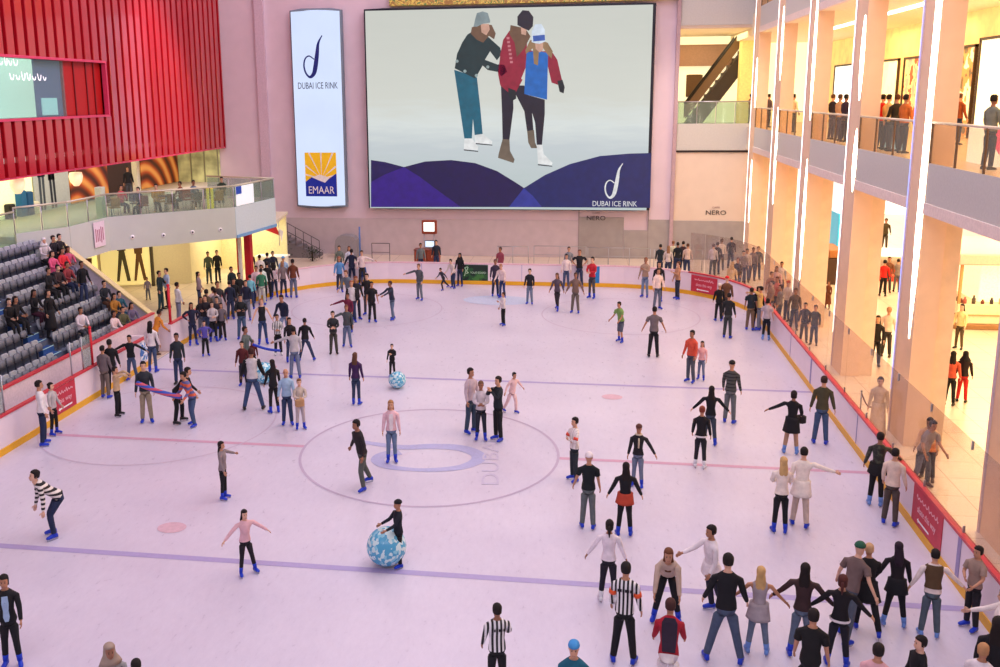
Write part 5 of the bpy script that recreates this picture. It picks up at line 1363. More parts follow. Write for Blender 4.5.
def settle(x, y, floor, skate, seated):
    if floor == 0. or abs(floor-7.42) < .01:
        for it in range(5):
            for (px, py, pf) in PLACED:
                if pf != floor: continue
                dx, dy = x-px, y-py; d = math.hypot(dx, dy)
                if d < .46:
                    r = math.hypot(x, y); ux, uy = x/r, y/r        # keep the line of sight, step back or forward
                    sgn = 1 if dx*ux+dy*uy >= 0 else -1
                    x += ux*sgn*(.48-d); y += uy*sgn*(.48-d)
            if floor == 0.:
                d, n = rink_dist(x, y)
                on = skate or (-15.0 < x < 6.9 and d > .5)
                if on and d < .3: x += n[0]*(.3-d); y += n[1]*(.3-d)
                if not on and d > -.45: x -= n[0]*(.45+d); y -= n[1]*(.45+d)
    PLACED.append((x, y, floor)); return x, y
RND = random.Random(21)
def person(foot, H, yaw, pose, top, bot, hair, label, shoes='blue', arms='long', skin=None, skate=None, group=None, extra=None, botlen='full', robe=None, bell=0., girl=False, floor=0., detail=True, topmat=None, hem=None, sleeves=None):
    """top/bot/hair are colours or materials; hair = (kind, colour)"""
    global PN; PN += 1
    if isinstance(pose, str): pose = dict(POSES[pose])
    pose = dict(pose); pose['girl'] = girl or hair[0] in ('long', 'pony', 'bun', 'scarf')
    seated = pose.get('seated')
    if skate is None: skate = floor == 0. and shoes in ('blue', 'white', 'black', 'lblue')
    sole = .07 if skate else .02
    f = Fig(pose, H, sole)
    foot = settle(foot[0], foot[1], floor, skate, seated)
    if seated: f.z0 = .44*f.k if not pose.get('high') else pose['high']
    sk = mat(SKINS[PN % 5] if skin is None else skin, .55, noise=.03)
    M = lambda c: c if not isinstance(c, tuple) else mat(c, .85, noise=.1, scale=9)
    tm, bm_ = M(top), M(bot)
    bd = f.body(sk).build('person', None, label, 'person', group, loc=Vector((foot[0], foot[1], floor)), rotz=math.radians(yaw))
    # garments
    mb = MB(); f.shell(mb, tm, .016, (0. if pose['girl'] or hem is None else 0., .56), arms=arms if arms != 'none' else 'x') if arms != 'none' else f.shell(mb, tm, .014, (0., .53))
    mb.build('jacket' if arms == 'long' else 'shirt', bd)
    if robe:
        mb = f.skirt(M(robe[0]), robe[1]); mb.build('robe' if robe[1] > .6 else 'skirt', bd)
    mb = MB(); f.shell(mb, bm_, .013, (-.085, .1), legs=botlen, legw=.006 if not girl else .0, bell=bell)
    mb.build('trousers' if botlen == 'full' else 'shorts', bd)
    h = f.hair(hair[0], M(hair[1]) if hair[1] else None)
    if h: h.build({'hat': 'hat', 'cap': 'cap', 'scarf': 'headscarf', 'hood': 'hood'}.get(hair[0], 'hair'), bd)
    sc = {'blue': (24, 60, 200), 'lblue': (110, 150, 220), 'white': (232, 232, 238), 'black': (26, 26, 30), 'brown': (80, 56, 44)}[shoes if shoes in ('blue', 'white', 'black', 'lblue', 'brown') else 'black']
    for side in (0, 1):
        a, b = f.foot(side, mat(sc, .45), skate, mat((190, 196, 210), .25, .8))
        o = a.build('ice_skate' if skate else 'shoe', bd)
        if b: b.build('blade', o)
    if extra: extra(f, bd)
    return f, bd
def band(col):
    """armbands"""
    def go(f, bd):
        for arm in f.arms:
            sh, e, w = [f.Z(v) for v in arm[:3]]; u = (e-sh).normalized(); c_ = sh.lerp(e, .72)
            mb = MB(); mb.tube([c_-u*.035, c_+u*.035], .066*f.k, mat(col, .5), 10); mb.build('armband', bd)
    return go
def backprint(f, bd):
    mb = MB(); W = mat((36, 34, 40), .8)
    for i in range(6):
        x = -.1+.04*i
        a = f.Z(f.T(x-.014, .122, .44)); b = f.Z(f.T(x+.014, .122, .44)); c_ = f.Z(f.T(x+.014, .125, .39)); d = f.Z(f.T(x-.014, .125, .39))
        mb.poly([a, b, c_, d], W)
    mb.build('back_print', bd)
def vest(col, infl=.026):
    def go(f, bd):
        mb = MB(); f.shell(mb, mat(col, .85), infl, (.05, .53)); mb.build('vest', bd)
    return go
def scarfx(col):
    def go(f, bd):
        nk, c, hr = f.headframe(); k = f.k
        mb = MB(); mb.tube([nk+V3(.075*math.cos(2*PI*q/8), .075*math.sin(2*PI*q/8), .01)*k for q in range(9)], .028*k, mat(col, .9), 6)
        a = f.Z(f.T(.03, -.115, .5)); mb.tube([a, f.Z(f.T(.035, -.135, .4)), f.Z(f.T(.03, -.125, .22))], .022*k, mat(col, .9), 6); mb.build('scarf', bd)
    return go
def bag(col, side=1):
    def go(f, bd):
        arm = f.arms[0 if side > 0 else 1]; p = f.Z(arm[2])+arm[4]*.1
        mb = MB(); mb.bevbox((p.x-.13, p.y-.06, p.z-.2), (p.x+.13, p.y+.06, p.z+.03), mat(col, .6), .03); mb.build('handbag', bd)
    return go
def shirtfront(f, bd, col):
    mb = MB(); k = f.k
    L = [(.012, .03), (.10, .055), (.22, .045), (.36, .06), (.5, .05)]
    for i in range(len(L)-1):
        (z0, w0), (z1, w1) = L[i], L[i+1]
        d0 = -.124 if .08 < z0 < .3 else -.13; d1 = -.124 if .08 < z1 < .3 else -.13
        if z1 > .48: d1 = -.12
        mb.poly([f.Z(f.T(-w0, d0, z0)), f.Z(f.T(w0, d0, z0)), f.Z(f.T(w1, d1, z1)), f.Z(f.T(-w1, d1, z1))], mat(col, .85))
    mb.build('shirt_front', bd)
def backpanel(f, bd, col):
    mb = MB()
    for (z0, w0, d0), (z1, w1, d1) in (((.02, .1, .145), (.15, .11, .13)), ((.15, .11, .13), (.3, .12, .128)), ((.3, .12, .128), (.45, .12, .135)), ((.45, .12, .135), (.53, .08, .118))):
        mb.poly([f.Z(f.T(w0, d0, z0)), f.Z(f.T(-w0, d0, z0)), f.Z(f.T(-w1, d1, z1)), f.Z(f.T(w1, d1, z1))], mat(col, .85))
    mb.build('back_panel', bd)
def sleeves(f, bd, col):
    for arm in f.arms:
        sh, e, w = [f.Z(v) for v in arm[:3]]; k = f.k
        mb = MB(); mb.tube([sh, sh.lerp(e, .5), e, e.lerp(w, .5), w], [.068*k, .065*k, .062*k, .056*k, .046*k], mat(col, .85), 9); mb.build('sleeve', bd)
def hemline(f, bd, col):
    mb = MB(); k = f.k
    rr = [[f.Z(f.T(w*math.cos(2*PI*q/12), -d*math.sin(2*PI*q/12), z)) for q in range(12)] for z, w, d in ((-.03, .176, .13), (.02, .178, .132))]
    mb.loft(rr, mat(col, .85), cap=(False, False)); mb.build('shirt_hem', bd)
def chain(*fs):
    def go(f, bd):
        for q in fs: q(f, bd)
    return go
REFS = stripes((26, 26, 30), (240, 238, 240), 'X', .066, .5)
def place(fx, fy, hy, z=0.):
    """foot pixel on the floor z and head-top pixel -> foot point and height"""
    p = at(fx, fy, 'Z', z)
    lo, hi = .6, 2.4
    for _ in range(24):
        m = (lo+hi)/2
        if proj((p.x, p.y, z+m))[1] > hy: lo = m
        else: hi = m
    return p, (lo+hi)/2
def sk(fx, fy, hy, yaw, pose, top, bot, hair, label, **k):
    """skater given by foot pixel and head-top row; the yaw is relative to facing the camera"""
    z = k.get('floor', 0.)
    p, h = place(fx, fy, hy, z)
    ps = POSES[pose] if isinstance(pose, str) else pose
    sole = .07
    lean = ps.get('lean', 0)
    H = (h-sole+.0)
    if lean > 30: H = max(H*1.32, 1.5)
    elif lean > 15: H *= 1.06
    if max(abs(ps.get('LL', (0, 0, 0))[0]), 0) > 14: H *= 1.04
    H = max(1.05, min(1.88, H))
    face = math.degrees(math.atan2(-p.x, p.y))    # turn 0 to face the camera
    return person((p.x, p.y), H, yaw+face, ps, top, bot, hair, label, **k)
def hd(hx, hy, H, yaw, pose, top, bot, hair, label, floor=0., **k):
    """person whose feet are hidden: head-top pixel and assumed height"""
    ps = POSES[pose] if isinstance(pose, str) else pose
    k.setdefault('shoes', 'brown')
    top_z = floor+H+.02
    if ps.get('seated'): top_z = floor+.44*H/1.75+.82*H/1.75
    p = at(hx, hy, 'Z', top_z)
    return person((p.x, p.y), H, yaw+math.degrees(math.atan2(-p.x, p.y)), ps, top, bot, hair, label, floor=floor, skate=False, **k)
BK = (24, 24, 30); DN = (46, 58, 92); JN = (66, 84, 120); LJ = (104, 124, 156); GY = (120, 122, 130); DG = (66, 68, 76); WT = (236, 230, 232); HB = (30, 22, 22); BR = (92, 60, 44); BL = (206, 168, 112); NV = (28, 34, 60); OL = (84, 78, 52)
# ---------- left part of the ice
sk(45, 446, 381, 90, 'relax', WT, (34, 44, 76), ('short', HB), 'man in white shirt and dark jeans by the red arrow sign at left')
sk(55.5, 436, 383, 60, 'relax', (190, 184, 186), BK, ('bun', HB), 'woman in pale grey top and black trousers beside the red arrow sign', girl=True)
sk(106.5, 399, 346, 150, 'relax', (112, 100, 104), (112, 98, 92), ('short', HB), 'man in grey brown shirt and brown trousers leaning on left boards')
sk(111, 397, 342, 170, 'relax', BK, BK, ('short', HB), 'person in black close behind the brown trousered man at left boards')
sk(119, 417, 367, 70, 'raise', (206, 176, 140), BK, ('short', HB), 'boy in tan top and black trousers raising a hand near left boards', shoes='black')
sk(133, 382, 335, -20, 'armsout', (24, 26, 32), JN, ('short', HB), 'man in black jacket spreading his arms against the left boards')
sk(147.5, 423.5, 362, 0, 'relax', (46, 50, 58), (158, 144, 122), ('short', HB), 'man in dark tee and khaki trousers holding the foam tube')
sk(153.5, 373, 321.6, 160, 'relax', (232, 222, 226), JN, ('long', HB), 'woman in white top with long black hair at the gate', girl=True)
sk(179.5, 385, 333.7, -10, 'stand', (40, 48, 56), DN, ('short', HB), 'man in dark suit jacket standing alone near the gate', shoes='black')
sk(178, 424, 378, 75, 'bentback', BK, BK, ('short', HB), 'person all in black bending forward towards the striped sweater', shoes='black')
sk(194, 427, 372, -60, 'leanf', stripes((214, 96, 66), (96, 96, 150), 'Z', .16, .5), JN, ('short', HB), 'man in orange and blue striped sweater leaning forward')
sk(62.5, 536, 474.5, -80, dict(POSES['bent'], lean=48, head=-28, L=(8, -8, 14, 0), R=(8, -2, 14, 0)), stripes((34, 30, 34), (232, 222, 216), 'Z', .1, .5), (34, 44, 76), ('short', HB), 'skater in black and white striped sweater bending forward at left')
sk(13.5, 668, 576, -10, 'relax', BK, BK, ('pony', HB), 'woman in black suit over pale blue shirt at bottom left', girl=True, extra=lambda f, bd: shirtfront(f, bd, (160, 186, 216)))
hd(109, 645, 1.62, 10, 'relax', (150, 150, 156), DG, ('scarf', (166, 146, 132)), 'woman in beige headscarf cut off by the bottom edge')
hd(135.5, 659, 1.5, 180, 'relax', (50, 46, 52), BK, ('short', HB), 'dark haired person barely seen at bottom edge beside headscarf woman')
sk(224.5, 500.5, 442, 70, 'Rout2', (140, 126, 130), BK, ('long', HB), 'girl in grey top stretching one arm to the right', girl=True)
sk(247, 576, 512, 20, dict(POSES['armsout'], LL=(16, 2, 4), LR=(8, 2, 4), L=(50, 5, 10, 0), R=(50, 5, 10, 0)), (228, 182, 190), (34, 28, 36), ('long', HB), 'girl in pink top gliding with arms spread at lower left', girl=True)
sk(399, 568, 500.5, -75, dict(POSES['phone'], L=(10, 30, 40, 0), R=(10, 34, 30, 0)), (26, 30, 42), BK, ('hat', BK), 'boy in dark jacket pushing the biggest patterned ball')
sk(363, 490, 418, -60, 'glide', (40, 34, 38), (88, 92, 88), ('short', HB), 'man in black tee and grey green trousers inside the centre circle')
sk(392, 463, 401, 0, 'stand', (230, 190, 200), LJ, ('long', (170, 120, 76)), 'woman in pink jacket and pale jeans inside the centre circle', girl=True, extra=lambda f, bd: shirtfront(f, bd, (236, 224, 226)))
sk(356.5, 406, 353, 160, 'stand', (60, 32, 80), (44, 58, 88), ('long', BR), 'woman in purple top standing left of the small blue ball', girl=True)
sk(392.5, 378, 344.3, -10, 'phone', BK, BK, ('short', HB), 'small child in black behind the small blue ball')
sk(471, 434, 368.6, 50, 'relax', (196, 176, 186), (60, 76, 96), ('short', HB), 'man in pale pink tee at the left of the centre group')
sk(481, 441, 381.6, 0, 'front', (212, 200, 204), (36, 40, 54), ('short', (110, 80, 60)), 'woman in white top and grey skirt in the centre group', girl=True)
sk(498, 441.5, 377, -50, 'face', (34, 40, 48), BK, ('short', HB), 'man in black with hands raised to his face at centre')
sk(512, 414.5, 371.3, 40, dict(POSES['glide'], L=(40, 0, 10, 0)), (234, 196, 196), (232, 196, 196), ('short', HB), 'child dressed all in pale pink behind the centre group')
sk(206, 357, 321, 10, 'hips', (88, 80, 170), BK, ('short', HB), 'child in purple blue jacket in front of the left crowd')
sk(193.6, 346, 303, 10, 'hips', (30, 34, 60), (32, 40, 72), ('long', HB), 'person in navy with hands on hips beside the gate', girl=True)
# ---------- group around the second ball
sk(254, 411, 350, 175, 'wide', (206, 198, 202), (60, 80, 120), ('short', (60, 30, 30)), 'person in white vest with black sleeves leaning on the second ball', shoes='black', extra=lambda f, bd: sleeves(f, bd, BK))
sk(274.5, 414, 360, 200, 'relax', BK, BK, ('long', HB), 'woman in black with long black hair beside the second ball', girl=True)
sk(288, 426, 369.3, 0, 'relax', (158, 186, 214), (48, 62, 96), ('bald', None), 'bald man in light blue tee standing right of the second ball')
sk(301, 430, 379.4, 10, 'front', (196, 182, 170), (186, 172, 176), ('short', (130, 90, 60)), 'woman in black jacket and pale trousers with beige bag', girl=True, extra=bag((176, 136, 96)))
sk(295.5, 379, 327.3, 185, 'Lout', (186, 182, 188), (110, 120, 150), ('short', HB), 'man in pale grey sweater holding the blue tube behind him')
sk(306, 362, 320, 170, dict(POSES['wide'], LR=(26, 2, 4)), BK, DN, ('short', HB), 'person in black with one leg out behind the pale grey sweater')
sk(291, 363, 318, 20, 'relax', (28, 26, 34), DN, ('long', HB), 'woman in black left behind the pale grey sweater', girl=True)
sk(278.7, 356, 314.7, 0, 'front', stripes((60, 60, 66), (226, 224, 226), 'X', .06, .45), BK, ('short', HB), 'child in black and white striped shirt near the blue tube', shoes='white')
sk(263.4, 345, 299, 5, 'armsdown_out', BK, (48, 68, 110), ('bun', (150, 100, 70)), 'woman in black tank top with bare arms held out', arms='none', girl=True)
sk(285.5, 341, 295.4, -20, dict(POSES['leanf'], LL=(4, 0, 4), LR=(10, 24, 8)), NV, (120, 140, 176), ('short', HB), 'man in dark top and pale jeans pushing off behind the striped child')
sk(247.5, 378, 327, 60, 'phone', (96, 106, 104), DG, ('short', HB), 'man in grey green shirt at the left end of the blue tube')
sk(244, 387, 341.5, -10, 'relax', (84, 30, 34), (32, 34, 50), ('short', HB), 'person in red and black top at the left of the second ball')
sk(254, 374, 340, 0, 'relax', (96, 32, 30), BK, ('long', HB), 'woman with long dark hair and red top behind the white vest', girl=True)
sk(334, 355, 311.5, 0, 'front', (44, 46, 50), (66, 66, 60), ('short', HB), 'woman in dark jacket with hands joined left of the maroon skater', shoes='black')
sk(347.5, 348, 305, 0, 'Rout', (72, 78, 84), (100, 116, 148), ('short', (120, 70, 60)), 'man in dark grey vest stretching his arm to the left')
sk(349, 333, 293, -20, 'Rout', (108, 30, 60), BK, ('short', HB), 'person in maroon top behind the dark grey vest')
sk(352.5, 323, 281, 0, 'relax', (212, 206, 212), DN, ('short', (150, 90, 70)), 'man in white shirt and open black jacket in the far left group', extra=lambda f, bd: sleeves(f, bd, BK))
sk(357, 321, 277, 20, 'relax', (36, 36, 46), (32, 36, 60), ('short', (130, 70, 50)), 'dark clothed person right of the open black jacket')
sk(350, 312, 267, -30, 'leanf', (112, 120, 132), DG, ('short', (120, 76, 60)), 'person in grey tee leaning forward in the far left group')
sk(340, 292, 256, 0, 'walk', (86, 140, 196), (60, 66, 88), ('short', (150, 90, 70)), 'man in light blue shirt skating by the far left boards')
sk(352, 285.5, 249, 180, 'armsdown_out', NV, (24, 34, 66), ('short', HB), 'tall person in dark navy by the far boards')
sk(362.5, 286, 250.5, 0, 'Lout', (226, 206, 204), (56, 50, 54), ('short', HB), 'person in cream shirt by the far boards beside the blue pole')
sk(358.5, 281.5, 262, 10, 'relax', (36, 100, 180), (30, 60, 130), ('short', HB), 'child in bright blue between the two taller skaters by the far boards')
sk(367.7, 316, 274, -20, 'relax', (34, 34, 38), DG, ('short', HB), 'man in black tee, left of the dark pair in the middle distance', arms='short')
sk(372.5, 323, 282, 10, 'relax', BK, BK, ('short', HB), 'man in black tee and black trousers, right of the dark pair', arms='short')
sk(392.5, 320.7, 281, -60, 'reach', (46, 54, 74), (96, 112, 140), ('short', (70, 40, 36)), 'skater in dark top and pale jeans reaching to the left')
sk(419.5, 301, 264, -30, 'Rout', (84, 88, 96), (110, 118, 130), ('short', (90, 60, 50)), 'grey clothed skater with an arm out near the wooden desk')
sk(443.5, 291, 267.7, -60, 'stride', (56, 56, 66), (46, 46, 56), ('short', HB), 'boy striding left in front of the green advert')
sk(453.5, 289, 259.6, -40, 'leanf', (216, 200, 196), DN, ('short', HB), 'skater in pale top leaning forward beside the green advert')
sk(460, 287, 253.5, -20, 'relax', BK, (40, 50, 80), ('hood', BK), 'person in black hooded top at the left edge of the green advert')
sk(495.3, 297, 259.6, 10, 'relax', (56, 46, 66), (40, 50, 84), ('short', (90, 60, 56)), 'dark topped skater right of the green advert')
sk(502.5, 299, 264.3, -20, 'leanf', (226, 202, 200), (44, 60, 110), ('short', (170, 120, 90)), 'skater in pale top leaning over behind the far referee')
sk(503.2, 326.4, 292.6, -60, 'phone', (214, 206, 210), BK, ('short', (60, 40, 36)), 'marshal in white shirt and black trousers in the middle of the far ice')
sk(529.5, 305, 269, -10, 'relax', (30, 32, 44), (108, 124, 152), ('short', HB), 'person in black top and pale jeans standing far centre')
sk(557, 311, 272.4, -20, 'walk', (86, 76, 92), (44, 38, 48), ('long', BR), 'girl in grey violet top and dark trousers striding far right of centre', girl=True)
sk(575, 313.7, 273, -10, 'armsdown_out', (120, 96, 88), (104, 94, 90), ('short', (80, 56, 46)), 'person in olive brown clothes gliding far right of centre')
sk(566, 289, 254.4, 0, 'relax', (232, 216, 216), (70, 84, 120), ('short', HB), 'person in white top and jeans at the far boards, left of the hands-on-hips man')
sk(579, 288.5, 250, 0, 'hips', (24, 26, 34), DN, ('short', (120, 76, 60)), 'man in black tee with hands on hips at the far boards', arms='short')
sk(591.6, 299, 250, -30, 'front', (196, 40, 56), (76, 76, 84), ('short', HB), 'woman in red top and grey trousers at the far boards', girl=True)
sk(620.5, 343, 301, -40, dict(POSES['leanf'], lean=14), (124, 160, 88), (86, 92, 110), ('short', HB), 'man in green tee and grey shorts', arms='short', botlen='knee')
sk(644.5, 298, 257.8, -20, 'phone', (176, 148, 128), (120, 138, 170), ('short', (140, 90, 66)), 'person in beige top and pale jeans at the far right boards')
sk(658, 302, 262, 0, 'relax', (34, 30, 36), BK, ('long', HB), 'dark haired woman behind the white shirt at far right', girl=True)
sk(657, 310, 268.6, 30, 'relax', (240, 214, 206), (100, 108, 130), ('short', HB), 'man in white shirt and grey jeans at the far right')
sk(677, 300, 262, -60, 'phone', (190, 140, 108), (48, 52, 72), ('short', (110, 70, 50)), 'person in tan top and dark trousers near the red corner sign')
sk(653, 358, 307, 180, 'armsdown_out', (112, 102, 106), BK, ('short', HB), 'man in grey tee and black trousers seen from behind', arms='short', shoes='black')
sk(690, 383.3, 330.7, -30, 'relax', (214, 84, 62), (80, 84, 96), ('short', HB), 'man in orange red shirt beside the little girl in pink')
sk(700.7, 381, 341.5, -10, 'relax', (240, 182, 184), (110, 120, 150), ('long', HB), 'little girl in pink top beside the orange red shirt', girl=True)
sk(729, 424, 361, 170, 'relax', stripes((34, 36, 40), (72, 74, 72), 'Z', .1, .3), (100, 104, 108), ('cap', HB), 'man in black striped sweater and cap seen from behind')
sk(709, 446.5, 386.5, 180, 'chain', BK, (56, 66, 84), ('long', HB), 'woman in black with long hair and arms held out, hand towards striped sweater', girl=True)
sk(699.5, 469, 406.6, 180, 'relax', (26, 24, 30), (36, 34, 42), ('short', (130, 60, 44)), 'woman in black jacket with white hem line seen from behind', girl=True, shoes='white', extra=lambda f, bd: hemline(f, bd, WT))
sk(790, 455, 391.6, 180, dict(POSES['Rout'], R=(14, 5, 60, 10), L=(60, 0, 8, 0), LL=(9, 2, 4), LR=(9, 2, 4)), BK, (176, 140, 116), ('bun', HB), 'woman in short black dress with one arm out and a bag', shoes='lblue', robe=(BK, .3), girl=True, extra=bag((34, 28, 30), -1))
sk(819.5, 445, 376.6, 180, dict(POSES['armsdown_out'], L=(12, 2, 8, 0), R=(14, 2, 8, 0)), (76, 72, 52), (66, 88, 124), ('short', (60, 40, 34)), 'man in olive shirt and jeans beside the right boards')
sk(779, 534, 457.6, 190, 'front', (240, 226, 214), BK, ('long', BL), 'blond woman in white jacket and black trousers seen from behind', girl=True)
sk(799, 527, 448.6, 180, dict(POSES['Rout']), (244, 232, 222), (206, 186, 172), ('short', HB), 'man in long white shirt stretching one arm to the right', robe=((244, 232, 222), .22))
# ---------- near right part of the ice
sk(709, 615, 525.3, -60, dict(POSES['Rout'], R=(20, 52, 20, 0), LL=(6, -14, 6)), (236, 226, 232), (40, 38, 56), ('short', HB), 'man in white hooded top reaching left behind the black sweater', robe=((236, 226, 232), .1))
sk(607.5, 603, 520.5, 180, dict(POSES['armsdown_out'], R=(20, 0, 10, 0), L=(30, 0, 10, 0)), (238, 226, 234), (32, 28, 44), ('pony', HB), 'woman in white top and black trousers seen from behind', girl=True, shoes='white')
sk(623, 665, 563, 175, dict(POSES['relax'], LL=(9, 2, 4), LR=(9, 4, 6)), REFS, BK, ('short', HB), 'marshal in striped shirt with orange armbands seen from behind', extra=chain(band((240, 90, 40)), backprint), skin=SKINS[1])
sk(666, 619, 550.7, 0, dict(POSES['bent'], lean=46, head=-10, L=(6, 22, 6, 0), R=(6, 22, 6, 0), LL=(15, 24, 30), LR=(15, 24, 30)), (196, 172, 156), BK, ('long', (110, 66, 44)), 'woman in beige jacket bending with hands on her knees', girl=True, extra=lambda f, bd: None)
sk(723, 664, 557, 185, 'wide', BK, (76, 90, 116), ('short', HB), 'man in black sweater and jeans holding hands at the left end of the chain')
sk(756, 655, 567.3, 185, dict(POSES['chain'], LL=(9, 0, 2), LR=(11, 0, 2)), (172, 160, 166), (110, 124, 146), ('long', (206, 166, 110)), 'blond woman in grey tank top in the hand holding chain', arms='none', girl=True, shoes='lblue', robe=((172, 160, 166), .2))
sk(799, 659, 564, 180, 'chain', (60, 40, 42), (96, 110, 132), ('long', HB), 'woman in dark brown jacket with long black hair in the chain', girl=True)
sk(836, 668, 575.6, 180, 'chain', (26, 22, 28), (30, 30, 42), ('pony', (84, 40, 36)), 'woman in black jacket with red brown ponytail in the chain', girl=True, extra=lambda f, bd: hemline(f, bd, WT))
hd(814, 610, 1.74, 180, 'relax', (24, 24, 26), BK, ('short', HB), 'man in black tee cut off at the bottom in front of the chain', arms='short')
sk(846, 640, 549, 150, dict(POSES['glide'], lean=18), (116, 96, 94), (84, 92, 108), ('hat', (40, 92, 70)), 'man in grey tee and green hat leaning behind the chain', arms='short')
sk(864, 634, 547.5, 195, dict(POSES['glide'], L=(20, 30, 60, 40), R=(20, 30, 60, 40)), (26, 24, 28), BK, ('short', (200, 160, 120)), 'blond person in long black top right behind the green hat', robe=(BK, .25))
sk(893, 628, 545.4, 190, dict(POSES['wide'], lean=14, L=(30, 0, 10, 0), R=(12, 10, 20, 0), LL=(12, 2, 4), LR=(12, 2, 4)), (28, 22, 30), BK, ('long', (36, 22, 40)), 'woman in black coat pulling the man with the brown waistcoat', girl=True, shoes='lblue', robe=(BK, .16))
sk(928, 638, 552, 190, dict(POSES['armsdown_out'], lean=8, R=(46, 14, 8, 0)), (232, 216, 212), (84, 98, 110), ('short', HB), 'man in brown waistcoat over white shirt near the right boards', extra=vest((92, 70, 48)), shoes='lblue')
sk(976, 631, 547.6, -40, dict(POSES['front'], L=(20, 20, 50, 10)), (160, 136, 124), (34, 32, 40), ('short', HB), 'man in grey brown tee leaning back on the orange topped boards', arms='short')
hd(1006, 590, 1.7, -90, dict(POSES['relax'], R=(10, 55, 10, 0)), (236, 224, 220), DG, ('short', HB), 'person in white sleeve reaching in from the right edge')
hd(670.5, 605, 1.72, 180, 'bentback', (168, 26, 48), (236, 226, 226), ('short', (70, 40, 36)), 'man in red sweater with black back panel and white trousers at bottom', extra=lambda f, bd: backpanel(f, bd, (40, 26, 46)))
sk(497, 699, 604.5, 190, dict(POSES['relax'], R=(16, 20, 80, 30)), REFS, BK, ('short', HB), 'marshal in striped shirt seen from behind at bottom centre', extra=backprint)
hd(574, 642.4, 1.66, 0, 'relax', (30, 96, 120), DG, ('hat', (70, 150, 214)), 'person in bright blue hat and teal top at the bottom edge')
hd(879, 644.6, 1.66, 175, 'relax', (220, 170, 176), DG, ('short', HB), 'person in pink top with dark hair cut off at bottom right')
hd(921, 637, 1.55, -60, 'relax', BK, BK, ('short', HB), 'boy in black turning left at the bottom right')
hd(984, 644.6, 1.6, 170, 'relax', (236, 226, 230), DG, ('short', (190, 140, 96)), 'light haired person in white at the bottom right corner')
hd(999, 618, 1.76, 180, 'relax', BK, BK, ('long', HB), 'person in black at the bottom right corner beside the light haired one')
sk(573.7, 482, 418, -60, 'cross', stripes((206, 196, 190), (240, 230, 228), 'X', .06, .3), (40, 48, 56), ('short', HB), 'marshal in pale striped shirt with folded arms right of the circle', extra=band((226, 80, 60)))
sk(587.5, 529.5, 453, 180, dict(POSES['relax'], L=(20, 5, 20, 10)), (22, 30, 34), (100, 108, 110), ('cap', (236, 226, 228)), 'man in black tee and white cap seen from behind', arms='short')
sk(624, 537, 463, 185, 'armsdown_out', BK, BK, ('long', HB), 'woman in black with a short red skirt seen from behind', girl=True, robe=((184, 70, 50), .13))
sk(637, 488, 425, -10, dict(POSES['relax'], L=(36, 5, 10, 0)), (34, 32, 38), (110, 120, 144), ('cap', (96, 56, 48)), 'woman in black jacket with cream scarf and cap', girl=True, extra=scarfx((216, 200, 176)))
sk(874.5, 507, 433, 180, 'Lout2', blotch((30, 30, 30), (44, 48, 40), (70, 74, 60), 14.), BK, ('short', HB), 'woman in dark mottled jacket holding the right boards', girl=True, shoes='lblue', robe=(BK, .14))
sk(889, 526, 449, 170, 'relax', (228, 206, 190), (82, 72, 68), ('short', HB), 'man in cream shirt and grey brown trousers holding the right boards')
# ---------- right hand crowd on the ice
sk(718, 322, 283.8, 190, 'relax', (24, 22, 26), BK, ('hat', (230, 214, 206)), 'person in black with white hat in front of the red corner sign')
sk(725, 322, 277.8, 180, 'relax', (112, 76, 56), (84, 70, 66), ('hat', (214, 36, 44)), 'person in brown coat with red hat in front of the red corner sign')
sk(727, 339, 293.4, 170, 'relax', (36, 38, 42), (60, 64, 68), ('short', HB), 'man in dark jacket leaning left in front of the brown coat')
sk(749.5, 331, 288, 180, 'relax', (28, 38, 50), (122, 98, 80), ('short', HB), 'man in dark blue tee and tan trousers at the right boards', arms='short')
sk(758, 328, 286.8, 175, 'relax', BK, BK, ('long', HB), 'woman in long black clothes at the right boards', girl=True, robe=(BK, .3))
sk(767, 331, 286.8, -90, 'raise', (214, 180, 110), (120, 124, 140), ('short', HB), 'person in yellow top raising both arms at the right boards')
sk(766.5, 341, 298.8, 180, 'relax', (184, 172, 182), (24, 26, 40), ('bun', HB), 'girl in pale grey tee and black trousers beside the yellow kick strip', arms='short', girl=True, shoes='lblue')
